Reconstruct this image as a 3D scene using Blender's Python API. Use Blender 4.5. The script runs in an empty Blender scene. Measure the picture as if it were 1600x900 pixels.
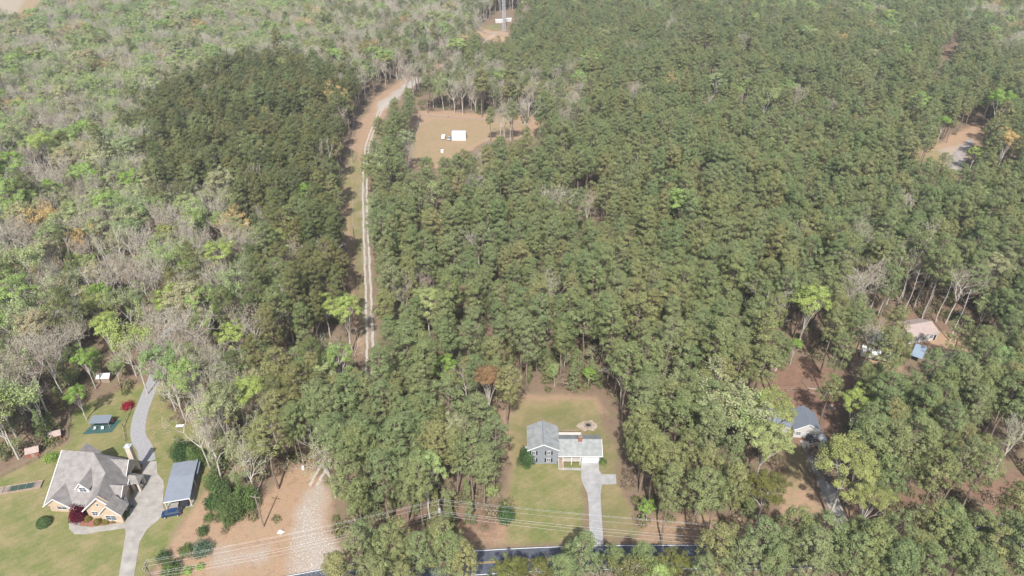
import bpy, math, random
import numpy as np
from mathutils import Vector, Matrix
S = bpy.context.scene
COL = S.collection
R = math.radians
# ------------------------------------------------------------------ camera, light, exposure
CAMH = 140.0; PITCH = R(32); FPX = 1067.0
cam = bpy.data.cameras.new('camera'); camo = bpy.data.objects.new('camera', cam); COL.objects.link(camo)
camo.location = (0, 0, CAMH); camo.rotation_euler = (R(90) - PITCH, 0, 0)
cam.sensor_width = 36; cam.lens = 36 * FPX / 1600; cam.clip_start = 1; cam.clip_end = 20000
S.camera = camo
SUN_EL, SUN_AZ = R(50), R(183)      # azimuth measured from +y towards +x: the sun stands behind the camera
w = bpy.data.worlds.new('World'); S.world = w; w.use_nodes = True
nt = w.node_tree; bg = nt.nodes['Background']
sky = nt.nodes.new('ShaderNodeTexSky'); sky.sky_type = 'NISHITA'; sky.sun_disc = False
sky.sun_elevation = SUN_EL; sky.sun_rotation = SUN_AZ; sky.air_density = 1.2; sky.dust_density = 2.5
nt.links.new(sky.outputs[0], bg.inputs[0]); bg.inputs[1].default_value = 0.115
sl = bpy.data.lights.new('sun', 'SUN'); sl.energy = 4.4; sl.angle = R(0.9); sl.color = (1, .97, .925)
so = bpy.data.objects.new('sun', sl); COL.objects.link(so)
sd = Vector((math.sin(SUN_AZ) * math.cos(SUN_EL), math.cos(SUN_AZ) * math.cos(SUN_EL), math.sin(SUN_EL)))
so.rotation_euler = sd.to_track_quat('Z', 'Y').to_euler(); so.location = (0, 0, 300)
S.view_settings.view_transform = 'Standard'; S.view_settings.look = 'None'
S.view_settings.exposure = 0.74; S.view_settings.gamma = 1
S.cycles.max_bounces = 6; S.cycles.diffuse_bounces = 3; S.cycles.transmission_bounces = 4
S.cycles.volume_bounces = 0; S.cycles.use_denoising = True

# ------------------------------------------------------------------ survey helpers (photo bearing -> ground position)
def at(px, py, z=0.0):
    a = (px - 800) / FPX; b = (py - 450) / FPX
    dy = math.cos(PITCH) - b * math.sin(PITCH); dz = -math.sin(PITCH) - b * math.cos(PITCH)
    t = (z - CAMH) / dz
    return (a * t, dy * t)
def pix(x, y, z):
    zc = y * math.cos(PITCH) + (CAMH - z) * math.sin(PITCH); yc = y * math.sin(PITCH) - (CAMH - z) * math.cos(PITCH)
    return 800 + FPX * x / zc, 450 - FPX * yc / zc
def apoly(pts): return [at(*p) for p in pts]
def sdist(P, poly):
    """signed distance (negative inside) of points P (N,2) to a polygon"""
    P = np.asarray(P, float); A = np.asarray(poly, float); B = np.roll(A, -1, 0)
    d = np.full(len(P), 1e18); ins = np.zeros(len(P), bool)
    for a, b in zip(A, B):
        e = b - a; wv = P - a
        t = np.clip((wv @ e) / max(e @ e, 1e-9), 0, 1)
        q = wv - t[:, None] * e
        d = np.minimum(d, (q ** 2).sum(1))
        c = ((P[:, 1] >= a[1]) != (P[:, 1] >= b[1])) & (P[:, 0] < (b[0] - a[0]) * (P[:, 1] - a[1]) / (b[1] - a[1] + 1e-12) + a[0])
        ins ^= c
    d = np.sqrt(d)
    return np.where(ins, -d, d)
def hnoise(P, s, seed=0):
    """cheap smooth value noise, 0..1"""
    P = np.asarray(P, float) / s + seed * 17.3
    i = np.floor(P).astype(int); f = P - i; f = f * f * (3 - 2 * f)
    def h(a, b):
        v = np.sin(a * 127.1 + b * 311.7 + seed * 3.7) * 43758.5453
        return v - np.floor(v)
    x, y = i[:, 0], i[:, 1]
    return ((h(x, y) * (1 - f[:, 0]) + h(x + 1, y) * f[:, 0]) * (1 - f[:, 1]) + (h(x, y + 1) * (1 - f[:, 0]) + h(x + 1, y + 1) * f[:, 0]) * f[:, 1])

# ------------------------------------------------------------------ materials
def srgb(r, g, b):
    def c(v):
        v /= 255
        return v / 12.92 if v <= .04045 else ((v + .055) / 1.055) ** 2.4
    return (c(r), c(g), c(b), 1)
MATS = {}
def mat(name, col, rough=.8, var=.15, scale=3.0, metal=0.0, spec=.3, bump=0.0, stripes=None, emit=None, alpha=None):
    if name in MATS: return MATS[name]
    m = bpy.data.materials.new(name); m.use_nodes = True; MATS[name] = m
    n = m.node_tree.nodes; l = m.node_tree.links; b = n['Principled BSDF']
    b.inputs['Roughness'].default_value = rough; b.inputs['Metallic'].default_value = metal
    b.inputs['Specular IOR Level'].default_value = spec
    tc = n.new('ShaderNodeTexCoord')
    nz = n.new('ShaderNodeTexNoise'); nz.inputs['Scale'].default_value = scale; nz.inputs['Detail'].default_value = 5
    l.new(tc.outputs['Object'], nz.inputs['Vector'])
    mr = n.new('ShaderNodeMapRange'); mr.inputs[1].default_value = .3; mr.inputs[2].default_value = .7
    mr.inputs[3].default_value = 1 - var; mr.inputs[4].default_value = 1 + var
    l.new(nz.outputs[0], mr.inputs[0])
    hs = n.new('ShaderNodeHueSaturation'); hs.inputs['Color'].default_value = tuple(col[:3]) + (1,)
    src = mr.outputs[0]
    if stripes:      # (axis, spacing, width fraction, darkness): real seams, boards or courses
        ax, sp, fr, dk = stripes
        sx = n.new('ShaderNodeSeparateXYZ'); l.new(tc.outputs['Object'], sx.inputs[0])
        dv = n.new('ShaderNodeMath'); dv.operation = 'DIVIDE'; l.new(sx.outputs[ax], dv.inputs[0]); dv.inputs[1].default_value = sp
        fc = n.new('ShaderNodeMath'); fc.operation = 'FRACT'; l.new(dv.outputs[0], fc.inputs[0])
        gt = n.new('ShaderNodeMath'); gt.operation = 'LESS_THAN'; l.new(fc.outputs[0], gt.inputs[0]); gt.inputs[1].default_value = fr
        mm = n.new('ShaderNodeMath'); mm.operation = 'MULTIPLY_ADD'; l.new(gt.outputs[0], mm.inputs[0]); mm.inputs[1].default_value = -dk; l.new(mr.outputs[0], mm.inputs[2])
        src = mm.outputs[0]
    l.new(src, hs.inputs['Value']); l.new(hs.outputs[0], b.inputs['Base Color'])
    if bump:
        bp = n.new('ShaderNodeBump'); bp.inputs['Strength'].default_value = bump; l.new(nz.outputs[0], bp.inputs['Height']); l.new(bp.outputs[0], b.inputs['Normal'])
    return m
def leafmat(name, cols, clump=.22, trans=.25, island=.3):
    """foliage: hue drawn per tree from cols, small variation per leaf clump and per tuft"""
    if name in MATS: return MATS[name]
    m = bpy.data.materials.new(name); m.use_nodes = True; MATS[name] = m
    n = m.node_tree.nodes; l = m.node_tree.links; n.remove(n['Principled BSDF'])
    oi = n.new('ShaderNodeObjectInfo'); rp = n.new('ShaderNodeValToRGB'); rp.color_ramp.interpolation = 'LINEAR'
    e = rp.color_ramp.elements
    while len(e) < len(cols): e.new(.5)
    for i, c in enumerate(cols): e[i].position = i / max(1, len(cols) - 1); e[i].color = tuple(c[:3]) + (1,)
    if len(cols) == 1: e[1].color = e[0].color
    l.new(oi.outputs['Random'], rp.inputs[0])
    tc = n.new('ShaderNodeTexCoord'); nz = n.new('ShaderNodeTexNoise'); nz.inputs['Scale'].default_value = .45; nz.inputs['Detail'].default_value = 3
    l.new(tc.outputs['Object'], nz.inputs['Vector'])
    mr = n.new('ShaderNodeMapRange'); mr.inputs[1].default_value = .3; mr.inputs[2].default_value = .7; mr.inputs[3].default_value = 1 - clump; mr.inputs[4].default_value = 1 + clump
    l.new(nz.outputs[0], mr.inputs[0])
    ge = n.new('ShaderNodeNewGeometry'); m2 = n.new('ShaderNodeMapRange'); m2.inputs[3].default_value = 1 - island; m2.inputs[4].default_value = 1 + island
    l.new(ge.outputs['Random Per Island'], m2.inputs[0])
    mu = n.new('ShaderNodeMath'); mu.operation = 'MULTIPLY'; l.new(mr.outputs[0], mu.inputs[0]); l.new(m2.outputs[0], mu.inputs[1])
    hu = n.new('ShaderNodeMapRange'); hu.inputs[3].default_value = .488; hu.inputs[4].default_value = .512; l.new(ge.outputs['Random Per Island'], hu.inputs[0])
    hs = n.new('ShaderNodeHueSaturation'); l.new(rp.outputs[0], hs.inputs['Color']); l.new(mu.outputs[0], hs.inputs['Value']); l.new(hu.outputs[0], hs.inputs['Hue'])
    d = n.new('ShaderNodeBsdfDiffuse'); t = n.new('ShaderNodeBsdfTranslucent'); mx = n.new('ShaderNodeMixShader'); mx.inputs[0].default_value = trans
    l.new(hs.outputs[0], d.inputs[0]); l.new(hs.outputs[0], t.inputs[0]); l.new(d.outputs[0], mx.inputs[1]); l.new(t.outputs[0], mx.inputs[2])
    l.new(mx.outputs[0], n['Material Output'].inputs[0])
    return m

# ------------------------------------------------------------------ mesh + object helpers
def link(o, parent=None):
    COL.objects.link(o)
    if parent is not None: o.parent = parent
    return o
def tag(o, label=None, cat=None, group=None, kind=None):
    if label: o['label'] = label
    if cat: o['category'] = cat
    if group: o['group'] = group
    if kind: o['kind'] = kind
    return o
def thing(name, loc, rz, label, cat, group=None):
    o = bpy.data.objects.new(name, None); o.empty_display_size = .5
    o.location = (loc[0], loc[1], loc[2] if len(loc) > 2 else 0); o.rotation_euler = (0, 0, rz)
    link(o); return tag(o, label, cat, group)
def np_mesh(name, V, F, mats, mi=None):
    """V (n,3); F (m,k) constant k"""
    me = bpy.data.meshes.new(name); V = np.asarray(V, np.float32); F = np.asarray(F, np.int32); k = F.shape[1]
    me.vertices.add(len(V)); me.vertices.foreach_set('co', V.ravel())
    me.loops.add(F.size); me.loops.foreach_set('vertex_index', F.ravel())
    me.polygons.add(len(F)); me.polygons.foreach_set('loop_start', np.arange(0, F.size, k, dtype=np.int32)); me.polygons.foreach_set('loop_total', np.full(len(F), k, np.int32))
    if mi is not None: me.polygons.foreach_set('material_index', np.asarray(mi, np.int32))
    for m in mats: me.materials.append(m)
    me.update(calc_edges=True); return me
class MB:
    def __init__(s): s.v = []; s.f = []
    def add(s, vs, fs):
        o = len(s.v); s.v += [tuple(p) for p in vs]; s.f += [tuple(i + o for i in f) for f in fs]; return s
    def box(s, x0, x1, y0, y1, z0, z1):
        return s.add([(x0, y0, z0), (x1, y0, z0), (x1, y1, z0), (x0, y1, z0), (x0, y0, z1), (x1, y0, z1), (x1, y1, z1), (x0, y1, z1)],
                     [(3, 2, 1, 0), (4, 5, 6, 7), (0, 1, 5, 4), (1, 2, 6, 5), (2, 3, 7, 6), (3, 0, 4, 7)])
    def bar(s, p, q, w, h=None):
        p, q = Vector(p), Vector(q); h = h or w; d = (q - p).normalized(); up = Vector((0, 0, 1)) if abs(d.z) < .95 else Vector((1, 0, 0))
        a = d.cross(up).normalized() * w / 2; b = a.cross(d).normalized() * h / 2
        return s.add([p - a - b, p + a - b, p + a + b, p - a + b, q - a - b, q + a - b, q + a + b, q - a + b],
                     [(3, 2, 1, 0), (4, 5, 6, 7), (0, 1, 5, 4), (1, 2, 6, 5), (2, 3, 7, 6), (3, 0, 4, 7)])
    def tube(s, p, q, r0, r1, n=8):
        p, q = Vector(p), Vector(q); d = (q - p).normalized(); up = Vector((0, 0, 1)) if abs(d.z) < .95 else Vector((1, 0, 0))
        a = d.cross(up).normalized(); b = a.cross(d).normalized(); vs = []
        for c, r in ((p, r0), (q, r1)):
            for i in range(n):
                t = 2 * math.pi * i / n; vs.append(c + a * math.cos(t) * r + b * math.sin(t) * r)
        return s.add(vs, [(i, (i + 1) % n, n + (i + 1) % n, n + i) for i in range(n)] + [tuple(range(n))[::-1], tuple(range(n, 2 * n))])
    def prism(s, pts, z0, z1):
        n = len(pts)
        return s.add([(x, y, z0) for x, y in pts] + [(x, y, z1) for x, y in pts],
                     [tuple(range(n))[::-1], tuple(range(n, 2 * n))] + [(i, (i + 1) % n, n + (i + 1) % n, n + i) for i in range(n)])
    def extr(s, prof, axis, a0, a1):
        """profile of (h, z) pairs extruded along x ('x') or y ('y')"""
        n = len(prof)
        P = (lambda a, h, z: (a, h, z)) if axis == 'x' else (lambda a, h, z: (h, a, z))
        return s.add([P(a0, h, z) for h, z in prof] + [P(a1, h, z) for h, z in prof],
                     [tuple(range(n))[::-1], tuple(range(n, 2 * n))] + [(i, (i + 1) % n, n + (i + 1) % n, n + i) for i in range(n)])
    def build(s, name, m, parent=None, bevel=0.0, smooth=False, solid=0.0, loc=None):
        me = bpy.data.meshes.new(name); me.from_pydata(s.v, [], s.f); me.materials.append(m)
        import bmesh
        b = bmesh.new(); b.from_mesh(me); bmesh.ops.recalc_face_normals(b, faces=b.faces); b.to_mesh(me); b.free()
        if smooth:
            for p in me.polygons: p.use_smooth = True
        o = bpy.data.objects.new(name, me); link(o, parent)
        if loc: o.location = loc
        if solid:
            md = o.modifiers.new('thick', 'SOLIDIFY'); md.thickness = solid; md.offset = -1
        if bevel:
            md = o.modifiers.new('bevel', 'BEVEL'); md.width = bevel; md.segments = 2; md.limit_method = 'ANGLE'
        return o
def sheet(name, poly, z, m, thick=.04, kind='structure', label=None):
    n = len(poly); mb = MB(); mb.prism(poly, z - thick, z)
    o = mb.build(name, m); tag(o, label=label, kind=kind); return o
def smoothpath(pts, n=8):
    out = []
    P = [pts[0]] + list(pts) + [pts[-1]]
    for i in range(1, len(P) - 2):
        for k in range(n):
            t = k / n; a, b, c, d = [np.array(P[i + j], float) for j in (-1, 0, 1, 2)]
            out.append(tuple(.5 * ((2 * b) + (c - a) * t + (2 * a - 5 * b + 4 * c - d) * t * t + (3 * b - a - 3 * c + d) * t ** 3)))
    out.append(tuple(pts[-1])); return out
def offset(path, d):
    P = np.array(path, float); T = np.gradient(P, axis=0); T /= np.linalg.norm(T, axis=1)[:, None]
    return P + np.stack([-T[:, 1], T[:, 0]], 1) * (np.asarray(d)[:, None] if np.ndim(d) else d)
def ribbon(name, path, d0, d1, z, m, thick=.0, kind='structure', label=None, parent=None):
    L = offset(path, d1); Q = offset(path, d0); n = len(path)
    mb = MB(); mb.add([(x, y, z) for x, y in L] + [(x, y, z) for x, y in Q], [(i, i + 1, n + i + 1, n + i) for i in range(n - 1)])
    o = mb.build(name, m, parent); 
    if thick: md = o.modifiers.new('t', 'SOLIDIFY'); md.thickness = thick; md.offset = -1
    if kind and parent is None: tag(o, label=label, kind=kind)
    return o

# ------------------------------------------------------------------ palette
M_asphalt = mat('asphalt', (.07, .077, .095), .85, .25, .8)
M_white = mat('white_paint', (.6, .6, .59), .6, .05)
M_roadwhite = mat('road_paint_white', (.7, .7, .68), .7, .12, 1.5)
M_roadyel = mat('road_paint_yellow', (.42, .28, .08), .7, .15, 1.5)
M_conc = mat('concrete', (.27, .25, .225), .85, .2, .45, stripes=(1, 4.5, .02, .25))
M_concgrey = mat('concrete_grey', (.28, .275, .27), .85, .17, .5, stripes=(1, 3.0, .03, .22))
M_gravelgrey = mat('grey_gravel', (.25, .245, .25), .95, .18, 2.2)
M_gravelpale = mat('pale_gravel', (.36, .325, .28), .95, .25, 1.2)
M_shingA = mat('shingle_taupe', (.2, .185, .175), .9, .2, .8, stripes=(2, .28, .12, .12))
M_shingB = mat('shingle_grey', (.22, .23, .225), .9, .2, .8, stripes=(2, .28, .12, .1))
M_shingC = mat('shingle_slate', (.14, .16, .19), .9, .12, 2.5)
M_shingD = mat('shingle_brown', (.30, .24, .215), .9, .14, 1.5)
M_stucco = mat('cream_stone', (.4, .31, .225), .85, .14, 1.8)
M_stuccol = mat('pale_stucco', (.47, .40, .33), .85, .08, 2)
M_sidingB = mat('grey_siding', (.2, .215, .24), .7, .05, 2, stripes=(2, .2, .12, .15))
M_sidingW = mat('off_white_siding', (.46, .455, .44), .7, .06, 2, stripes=(2, .22, .1, .12))
M_glass = mat('dark_glass', (.05, .065, .09), .08, .1, spec=.8)
M_shut = mat('black_shutter', (.02, .022, .03), .6)
M_brick = mat('red_brick', (.26, .09, .065), .9, .25, 6)
M_metalgrey = mat('grey_metal_roof', (.235, .255, .29), .42, .07, .6, metal=.25, stripes=(0, .45, .1, .2))
M_metalblue = mat('blue_metal_roof', (.3, .38, .45), .4, .06, .8, metal=.3, stripes=(0, .5, .1, .2))
M_wood = mat('weathered_wood', (.27, .2, .15), .9, .25, 3)
M_pole = mat('pole_wood', (.2, .165, .135), .9, .2, 4)
M_steel = mat('galvanised_steel', (.6, .62, .65), .45, .05, metal=.5)
M_dark = mat('dark_plastic', (.03, .033, .04), .5)
M_rubber = mat('tyre_rubber', (.018, .018, .018), .9)
M_carblue = mat('blue_car_paint', (.008, .03, .09), .25, .02, spec=.7)
M_carsilver = mat('silver_car_paint', (.5, .52, .55), .3, .02, metal=.4, spec=.7)
M_carwhite = mat('white_car_paint', (.72, .73, .74), .3, .02, spec=.7)
M_cargrey = mat('dark_car_paint', (.07, .08, .1), .3, .02, spec=.7)
M_cover = mat('grey_tarp', (.33, .35, .38), .75, .12, 1)
M_tarpgreen = mat('green_mat', (.035, .08, .075), .8, .1)
M_bark_pine = mat('pine_bark', (.19, .145, .115), .95, .3, 1.2)
M_bark_bare = mat('pale_bark', (.4, .37, .325), .95, .25, .6)
M_bark_dark = mat('brown_bark', (.2, .165, .14), .95, .25, .6)
M_soil = mat('red_mulch', (.22, .095, .07), .95, .2, 3)
M_rock = mat('rock', (.36, .345, .32), .9, .3, 1.5)
M_fence = mat('chain_link', (.4, .41, .42), .5, .1, metal=.6)
M_red = mat('red_fabric', (.45, .03, .03), .7)
M_rail = mat('white_railing', (.6, .6, .58), .6, .04)
M_pink = mat('terracotta', (.4, .17, .11), .9)
M_wire = mat('wire', (.5, .5, .5), .6, .0)
L_pine = leafmat('pine_needles', [(.2, .222, .09), (.16, .205, .092), (.222, .23, .095), (.175, .215, .1), (.24, .23, .1), (.165, .212, .09), (.21, .225, .11)])
L_pined = leafmat('dark_pine_needles', [(.145, .155, .06), (.115, .145, .06), (.18, .17, .068), (.13, .15, .07)])
L_green = leafmat('spring_leaves', [(.33, .4, .13), (.26, .36, .13), (.38, .41, .19), (.23, .32, .13), (.33, .32, .18), (.29, .41, .12), (.4, .34, .21), (.3, .36, .18)], trans=.35)
L_bud = leafmat('bud_haze', [(.42, .36, .24), (.37, .39, .2), (.46, .34, .25), (.4, .37, .28), (.36, .42, .15), (.46, .38, .22), (.41, .38, .3), (.3, .39, .13)], trans=.3)
L_lime = leafmat('lime_leaves', [(.36, .43, .13)], trans=.35)
L_bright = leafmat('bright_leaves', [(.25, .37, .085)], trans=.35)
L_yellow = leafmat('olive_yellow_leaves', [(.31, .33, .125)], trans=.35)
L_pale = leafmat('pale_green_leaves', [(.36, .4, .17)], trans=.35)
L_tan = leafmat('tan_catkins', [(.5, .36, .15)], trans=.3)
L_rust = leafmat('rusty_leaves', [(.3, .19, .1)], trans=.3)
L_pinkt = leafmat('pink_twigs', [(.42, .3, .26)], trans=.2)
L_holly = leafmat('holly_leaves', [(.08, .12, .045), (.1, .14, .05)], trans=.15)
L_yew = leafmat('clipped_leaves', [(.11, .12, .03), (.04, .065, .025)], trans=.15)
L_maroon = leafmat('maroon_leaves', [(.11, .013, .03)], trans=.25)
L_red = leafmat('crimson_leaves', [(.28, .02, .04)], trans=.25)
L_brush = leafmat('dry_brush', [(.24, .18, .12), (.2, .15, .11), (.16, .17, .07), (.26, .2, .15), (.11, .14, .045)], trans=.2)
M_twig = leafmat('twig_bark', [(.42, .38, .32), (.36, .31, .26), (.46, .43, .37), (.4, .34, .28)], clump=.1, trans=0, island=.15)

# ------------------------------------------------------------------ ground (one sheet, finer where the picture sees it closer)
def build_ground():
    Ys = [-3000, -800, -200, 0, 40, 60]
    y = 75.0
    while y < 1000: Ys.append(y); y += max(.55, y * y / 110000 + y * .0022)
    Ys += [1100, 1250, 1500, 2000, 3000, 5000, 9000]
    Sx = [-6, -3, -1.8, -1.2, -.95] + list(np.arange(-.82, .8201, .0034)) + [.95, 1.2, 1.8, 3, 6]
    Ys = np.array(Ys); Sx = np.array(Sx)
    Zc = np.maximum(Ys * math.cos(PITCH) + CAMH * math.sin(PITCH), 120)
    X = Zc[:, None] * Sx[None, :]; Y = np.repeat(Ys[:, None], len(Sx), 1)
    P = np.stack([X.ravel(), Y.ravel()], 1)
    V = np.concatenate([P, np.zeros((len(P), 1))], 1)
    ny, nx = X.shape; I = np.arange(ny * nx).reshape(ny, nx)
    F = np.stack([I[:-1, :-1], I[:-1, 1:], I[1:, 1:], I[1:, :-1]], -1).reshape(-1, 4)
    me = np_mesh('ground', V, F, [])
    nz = (hnoise(P, 3.1, 1) - .5) * 1.6 + (hnoise(P, 9, 2) - .5) * 2.4 + (hnoise(P, 1.1, 3) - .5) * .7
    def wgt(pxpoly, soft=1.6, amt=1.0):
        d = sdist(P, apoly(pxpoly)) + nz * soft / 1.6
        return np.clip(.5 - d / (soft * 1.4), 0, 1) * amt
    grass = np.zeros(len(P)); dirt = grass.copy(); pale = grass.copy(); red = grass.copy()
    lawnA = [(-60, 760), (0, 745), (60, 717), (105, 690), (110, 640), (150, 622), (215, 600), (262, 590), (268, 640), (300, 668), (330, 690), (328, 750), (300, 790), (275, 830), (225, 905), (200, 990), (-60, 990)]
    for p, a in ((lawnA, 1), ([(800, 722), (910, 722), (915, 850), (795, 850), (800, 790)], 1), ([(800, 628), (930, 626), (955, 690), (965, 740), (1000, 830), (945, 852), (925, 760), (800, 760)], .72),
                 ([(543, 300), (570, 300), (575, 545), (556, 480), (553, 400), (545, 340)], .7), ([(545, 235), (560, 235), (572, 300), (560, 300), (540, 300)], .7),
                 ([(640, 205), (680, 185), (770, 190), (820, 196), (760, 215), (680, 258), (635, 258)], .3), ([(758, 38), (785, 38), (780, 48), (750, 46)], .8), ([(1430, 245), (1470, 232), (1480, 250), (1440, 262)], .6),
                 ([(-40, -20), (90, -20), (60, 24), (-40, 30)], .35), ([(1225, 700), (1260, 700), (1265, 760), (1230, 790)], .4)):
        grass = np.maximum(grass, wgt(p, 1.6, a))
    for p, a in (([(330, 700), (322, 770), (290, 805), (262, 850), (240, 900), (230, 990), (520, 990), (545, 870), (515, 830), (512, 742), (470, 730), (430, 750), (405, 790), (370, 820), (345, 800)], .8),
                 ([(-30, 770), (20, 795), (18, 850), (-30, 880)], .8), ([(560, 830), (790, 826), (800, 852), (560, 856)], .5), ([(1005, 812), (1215, 815), (1215, 845), (1005, 845)], .6),
                 ([(785, 615), (935, 618), (960, 650), (935, 650), (900, 640), (820, 640), (805, 680), (815, 760), (812, 850), (770, 850), (780, 820), (800, 760), (790, 700)], .65),
                 ([(538, 300), (545, 230), (558, 200), (590, 150), (620, 130), (700, 90), (706, 98), (640, 135), (612, 160), (585, 210), (570, 240), (560, 300), (552, 400), (556, 480), (575, 550), (560, 560), (545, 480)], .75),
                 ([(630, 262), (655, 174), (700, 174), (848, 184), (848, 212), (760, 222), (680, 262)], .8), ([(735, 55), (750, 40), (770, 48), (795, 50), (790, 66), (760, 62)], 1),
                 ([(1425, 515), (1480, 520), (1530, 545), (1520, 570), (1460, 572)], 1), ([(1340, 540), (1400, 520), (1400, 580), (1345, 580)], .9),
                 ([(1420, 240), (1460, 228), (1510, 200), (1530, 195), (1530, 230), (1490, 262), (1440, 250)], .9), ([(-40, -20), (80, -20), (50, 18), (-40, 28)], .9),
                 ([(940, 750), (975, 758), (985, 800), (940, 790)], .7), ([(810, 822), (900, 818), (905, 838), (800, 840)], .6), ([(1000, 805), (1330, 806), (1340, 846), (1000, 848)], .6), ([(1215, 760), (1250, 740), (1300, 800), (1220, 820)], .9)):
        dirt = np.maximum(dirt, wgt(p, 1.8, a))
    for p, a in (([(499, 745), (516, 741), (504, 785), (510, 825), (535, 855), (540, 990), (440, 990), (450, 845), (460, 805), (476, 775)], .62), ([(470, 800), (490, 790), (496, 830), (515, 860), (510, 960), (470, 960), (465, 840)], .85),
                 ([(565, 290), (571, 290), (578, 400), (586, 545), (574, 545), (568, 400)], .45),
                 ([(612, 145), (655, 118), (664, 122), (625, 150), (600, 172), (588, 178), (592, 160)], 1), ([(1470, 235), (1520, 220), (1500, 262), (1480, 262)], .55),
                 ([(-40, -20), (50, -20), (25, 22), (-40, 26)], .5), ([(330, 860), (420, 850), (430, 880), (330, 890)], .5), ([(1440, 550), (1500, 545), (1500, 570), (1450, 568)], .4)):
        pale = np.maximum(pale, wgt(p, 2.0, a))
    for p, a in (([(1175, 575), (1250, 560), (1340, 590), (1335, 640), (1290, 690), (1250, 690), (1200, 610)], .9), ([(1330, 790), (1400, 765), (1540, 750), (1620, 740), (1620, 810), (1400, 850), (1330, 845)], .85),
                 ([(560, 800), (790, 790), (790, 850), (560, 856)], .65), ([(1400, 440), (1530, 450), (1530, 560), (1420, 520)], .5), ([(425, 740), (500, 690), (500, 760), (430, 830)], .5), ([(1480, 215), (1525, 190), (1530, 235)], .8)):
        red = np.maximum(red, wgt(p, 2.2, a))
    at_ = me.color_attributes.new('zone', 'FLOAT_COLOR', 'POINT')
    at_.data.foreach_set('color', np.stack([grass, dirt, pale, red], 1).astype(np.float32).ravel())
    m = bpy.data.materials.new('ground'); m.use_nodes = True; n = m.node_tree.nodes; l = m.node_tree.links; b = n['Principled BSDF']
    b.inputs['Roughness'].default_value = .95; b.inputs['Specular IOR Level'].default_value = .1
    A = n.new('ShaderNodeAttribute'); A.attribute_name = 'zone'; sp = n.new('ShaderNodeSeparateColor'); l.new(A.outputs['Color'], sp.inputs[0])
    tc = n.new('ShaderNodeTexCoord')
    def noise(s, d=6, r=.6):
        q = n.new('ShaderNodeTexNoise'); q.inputs['Scale'].default_value = s; q.inputs['Detail'].default_value = d; q.inputs['Roughness'].default_value = r; l.new(tc.outputs['Object'], q.inputs['Vector']); return q.outputs[0]
    def ramp(src, stops):
        q = n.new('ShaderNodeValToRGB'); e = q.color_ramp.elements
        while len(e) < len(stops): e.new(.5)
        for i, (p, c) in enumerate(stops): e[i].position = p; e[i].color = tuple(c) + (1,)
        l.new(src, q.inputs[0]); return q.outputs[0]
    def mix(f, a, c):
        q = n.new('ShaderNodeMix'); q.data_type = 'RGBA'; l.new(f, q.inputs[0]); l.new(a, q.inputs[6]); l.new(c, q.inputs[7]); return q.outputs[2]
    n1 = noise(.35, 9, .72); n2 = noise(1.6, 8, .75); n5 = noise(3.2, 6, .7); n3 = noise(.09, 4)
    litter = ramp(n1, [(.3, (.13, .095, .068)), (.5, (.185, .13, .092)), (.62, (.15, .13, .07)), (.75, (.23, .17, .125))])
    g = ramp(n3, [(.3, (.145, .155, .055)), (.45, (.11, .14, .042)), (.55, (.16, .16, .062)), (.7, (.215, .18, .09))])
    g2 = ramp(n2, [(.35, (.09, .125, .032)), (.6, (.19, .175, .072))])
    q = n.new('ShaderNodeMix'); q.data_type = 'RGBA'; q.inputs[0].default_value = .4; l.new(g, q.inputs[6]); l.new(g2, q.inputs[7]); g = q.outputs[2]
    n4 = noise(.16, 7, .7); g = mix(ramp(n4, [(.42, (0, 0, 0)), (.62, (.75, .75, .75))]), g, ramp(n1, [(.3, (.2, .17, .085)), (.6, (.27, .21, .12))]))
    dcol = ramp(n1, [(.3, (.24, .165, .11)), (.5, (.34, .225, .145)), (.7, (.25, .2, .12))])
    pcol = ramp(n5, [(.35, (.24, .195, .15)), (.5, (.32, .28, .24)), (.68, (.42, .395, .37))])
    rcol = ramp(n1, [(.3, (.13, .078, .055)), (.55, (.2, .12, .085)), (.75, (.27, .18, .12))])
    fq = n.new('ShaderNodeMath'); fq.operation = 'MULTIPLY_ADD'; l.new(n2, fq.inputs[0]); fq.inputs[1].default_value = 1.2; fq.inputs[2].default_value = -.6
    def soft(ch):
        q = n.new('ShaderNodeMath'); q.operation = 'ADD'; l.new(ch, q.inputs[0]); 
        q2 = n.new('ShaderNodeMath'); q2.operation = 'MULTIPLY'; l.new(fq.outputs[0], q2.inputs[0])
        t = n.new('ShaderNodeMath'); t.operation = 'PINGPONG'; l.new(ch, t.inputs[0]); t.inputs[1].default_value = .5
        t2 = n.new('ShaderNodeMath'); t2.operation = 'MULTIPLY'; l.new(t.outputs[0], t2.inputs[0]); t2.inputs[1].default_value = 2.5
        l.new(t2.outputs[0], q2.inputs[1]); l.new(q2.outputs[0], q.inputs[1]); q.use_clamp = True; return q.outputs[0]
    wv = n.new('ShaderNodeTexWave'); wv.inputs['Scale'].default_value = .19; wv.inputs['Distortion'].default_value = 1.5; wv.inputs['Detail'].default_value = 2; rt = n.new('ShaderNodeMapping'); rt.inputs['Rotation'].default_value = (0, 0, .95); l.new(tc.outputs['Object'], rt.inputs[0]); l.new(rt.outputs[0], wv.inputs['Vector'])
    wm = n.new('ShaderNodeMapRange'); wm.inputs[3].default_value = .975; wm.inputs[4].default_value = 1.03; l.new(wv.outputs['Fac'], wm.inputs[0]); gh = n.new('ShaderNodeHueSaturation'); l.new(g, gh.inputs['Color']); l.new(wm.outputs[0], gh.inputs['Value']); g = gh.outputs[0]   # mowing passes
    c = mix(soft(A.outputs['Alpha']), litter, rcol); c = mix(soft(sp.outputs[1]), c, dcol); c = mix(soft(sp.outputs[0]), c, g); c = mix(soft(sp.outputs[2]), c, pcol)
    l.new(c, b.inputs['Base Color'])
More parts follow.
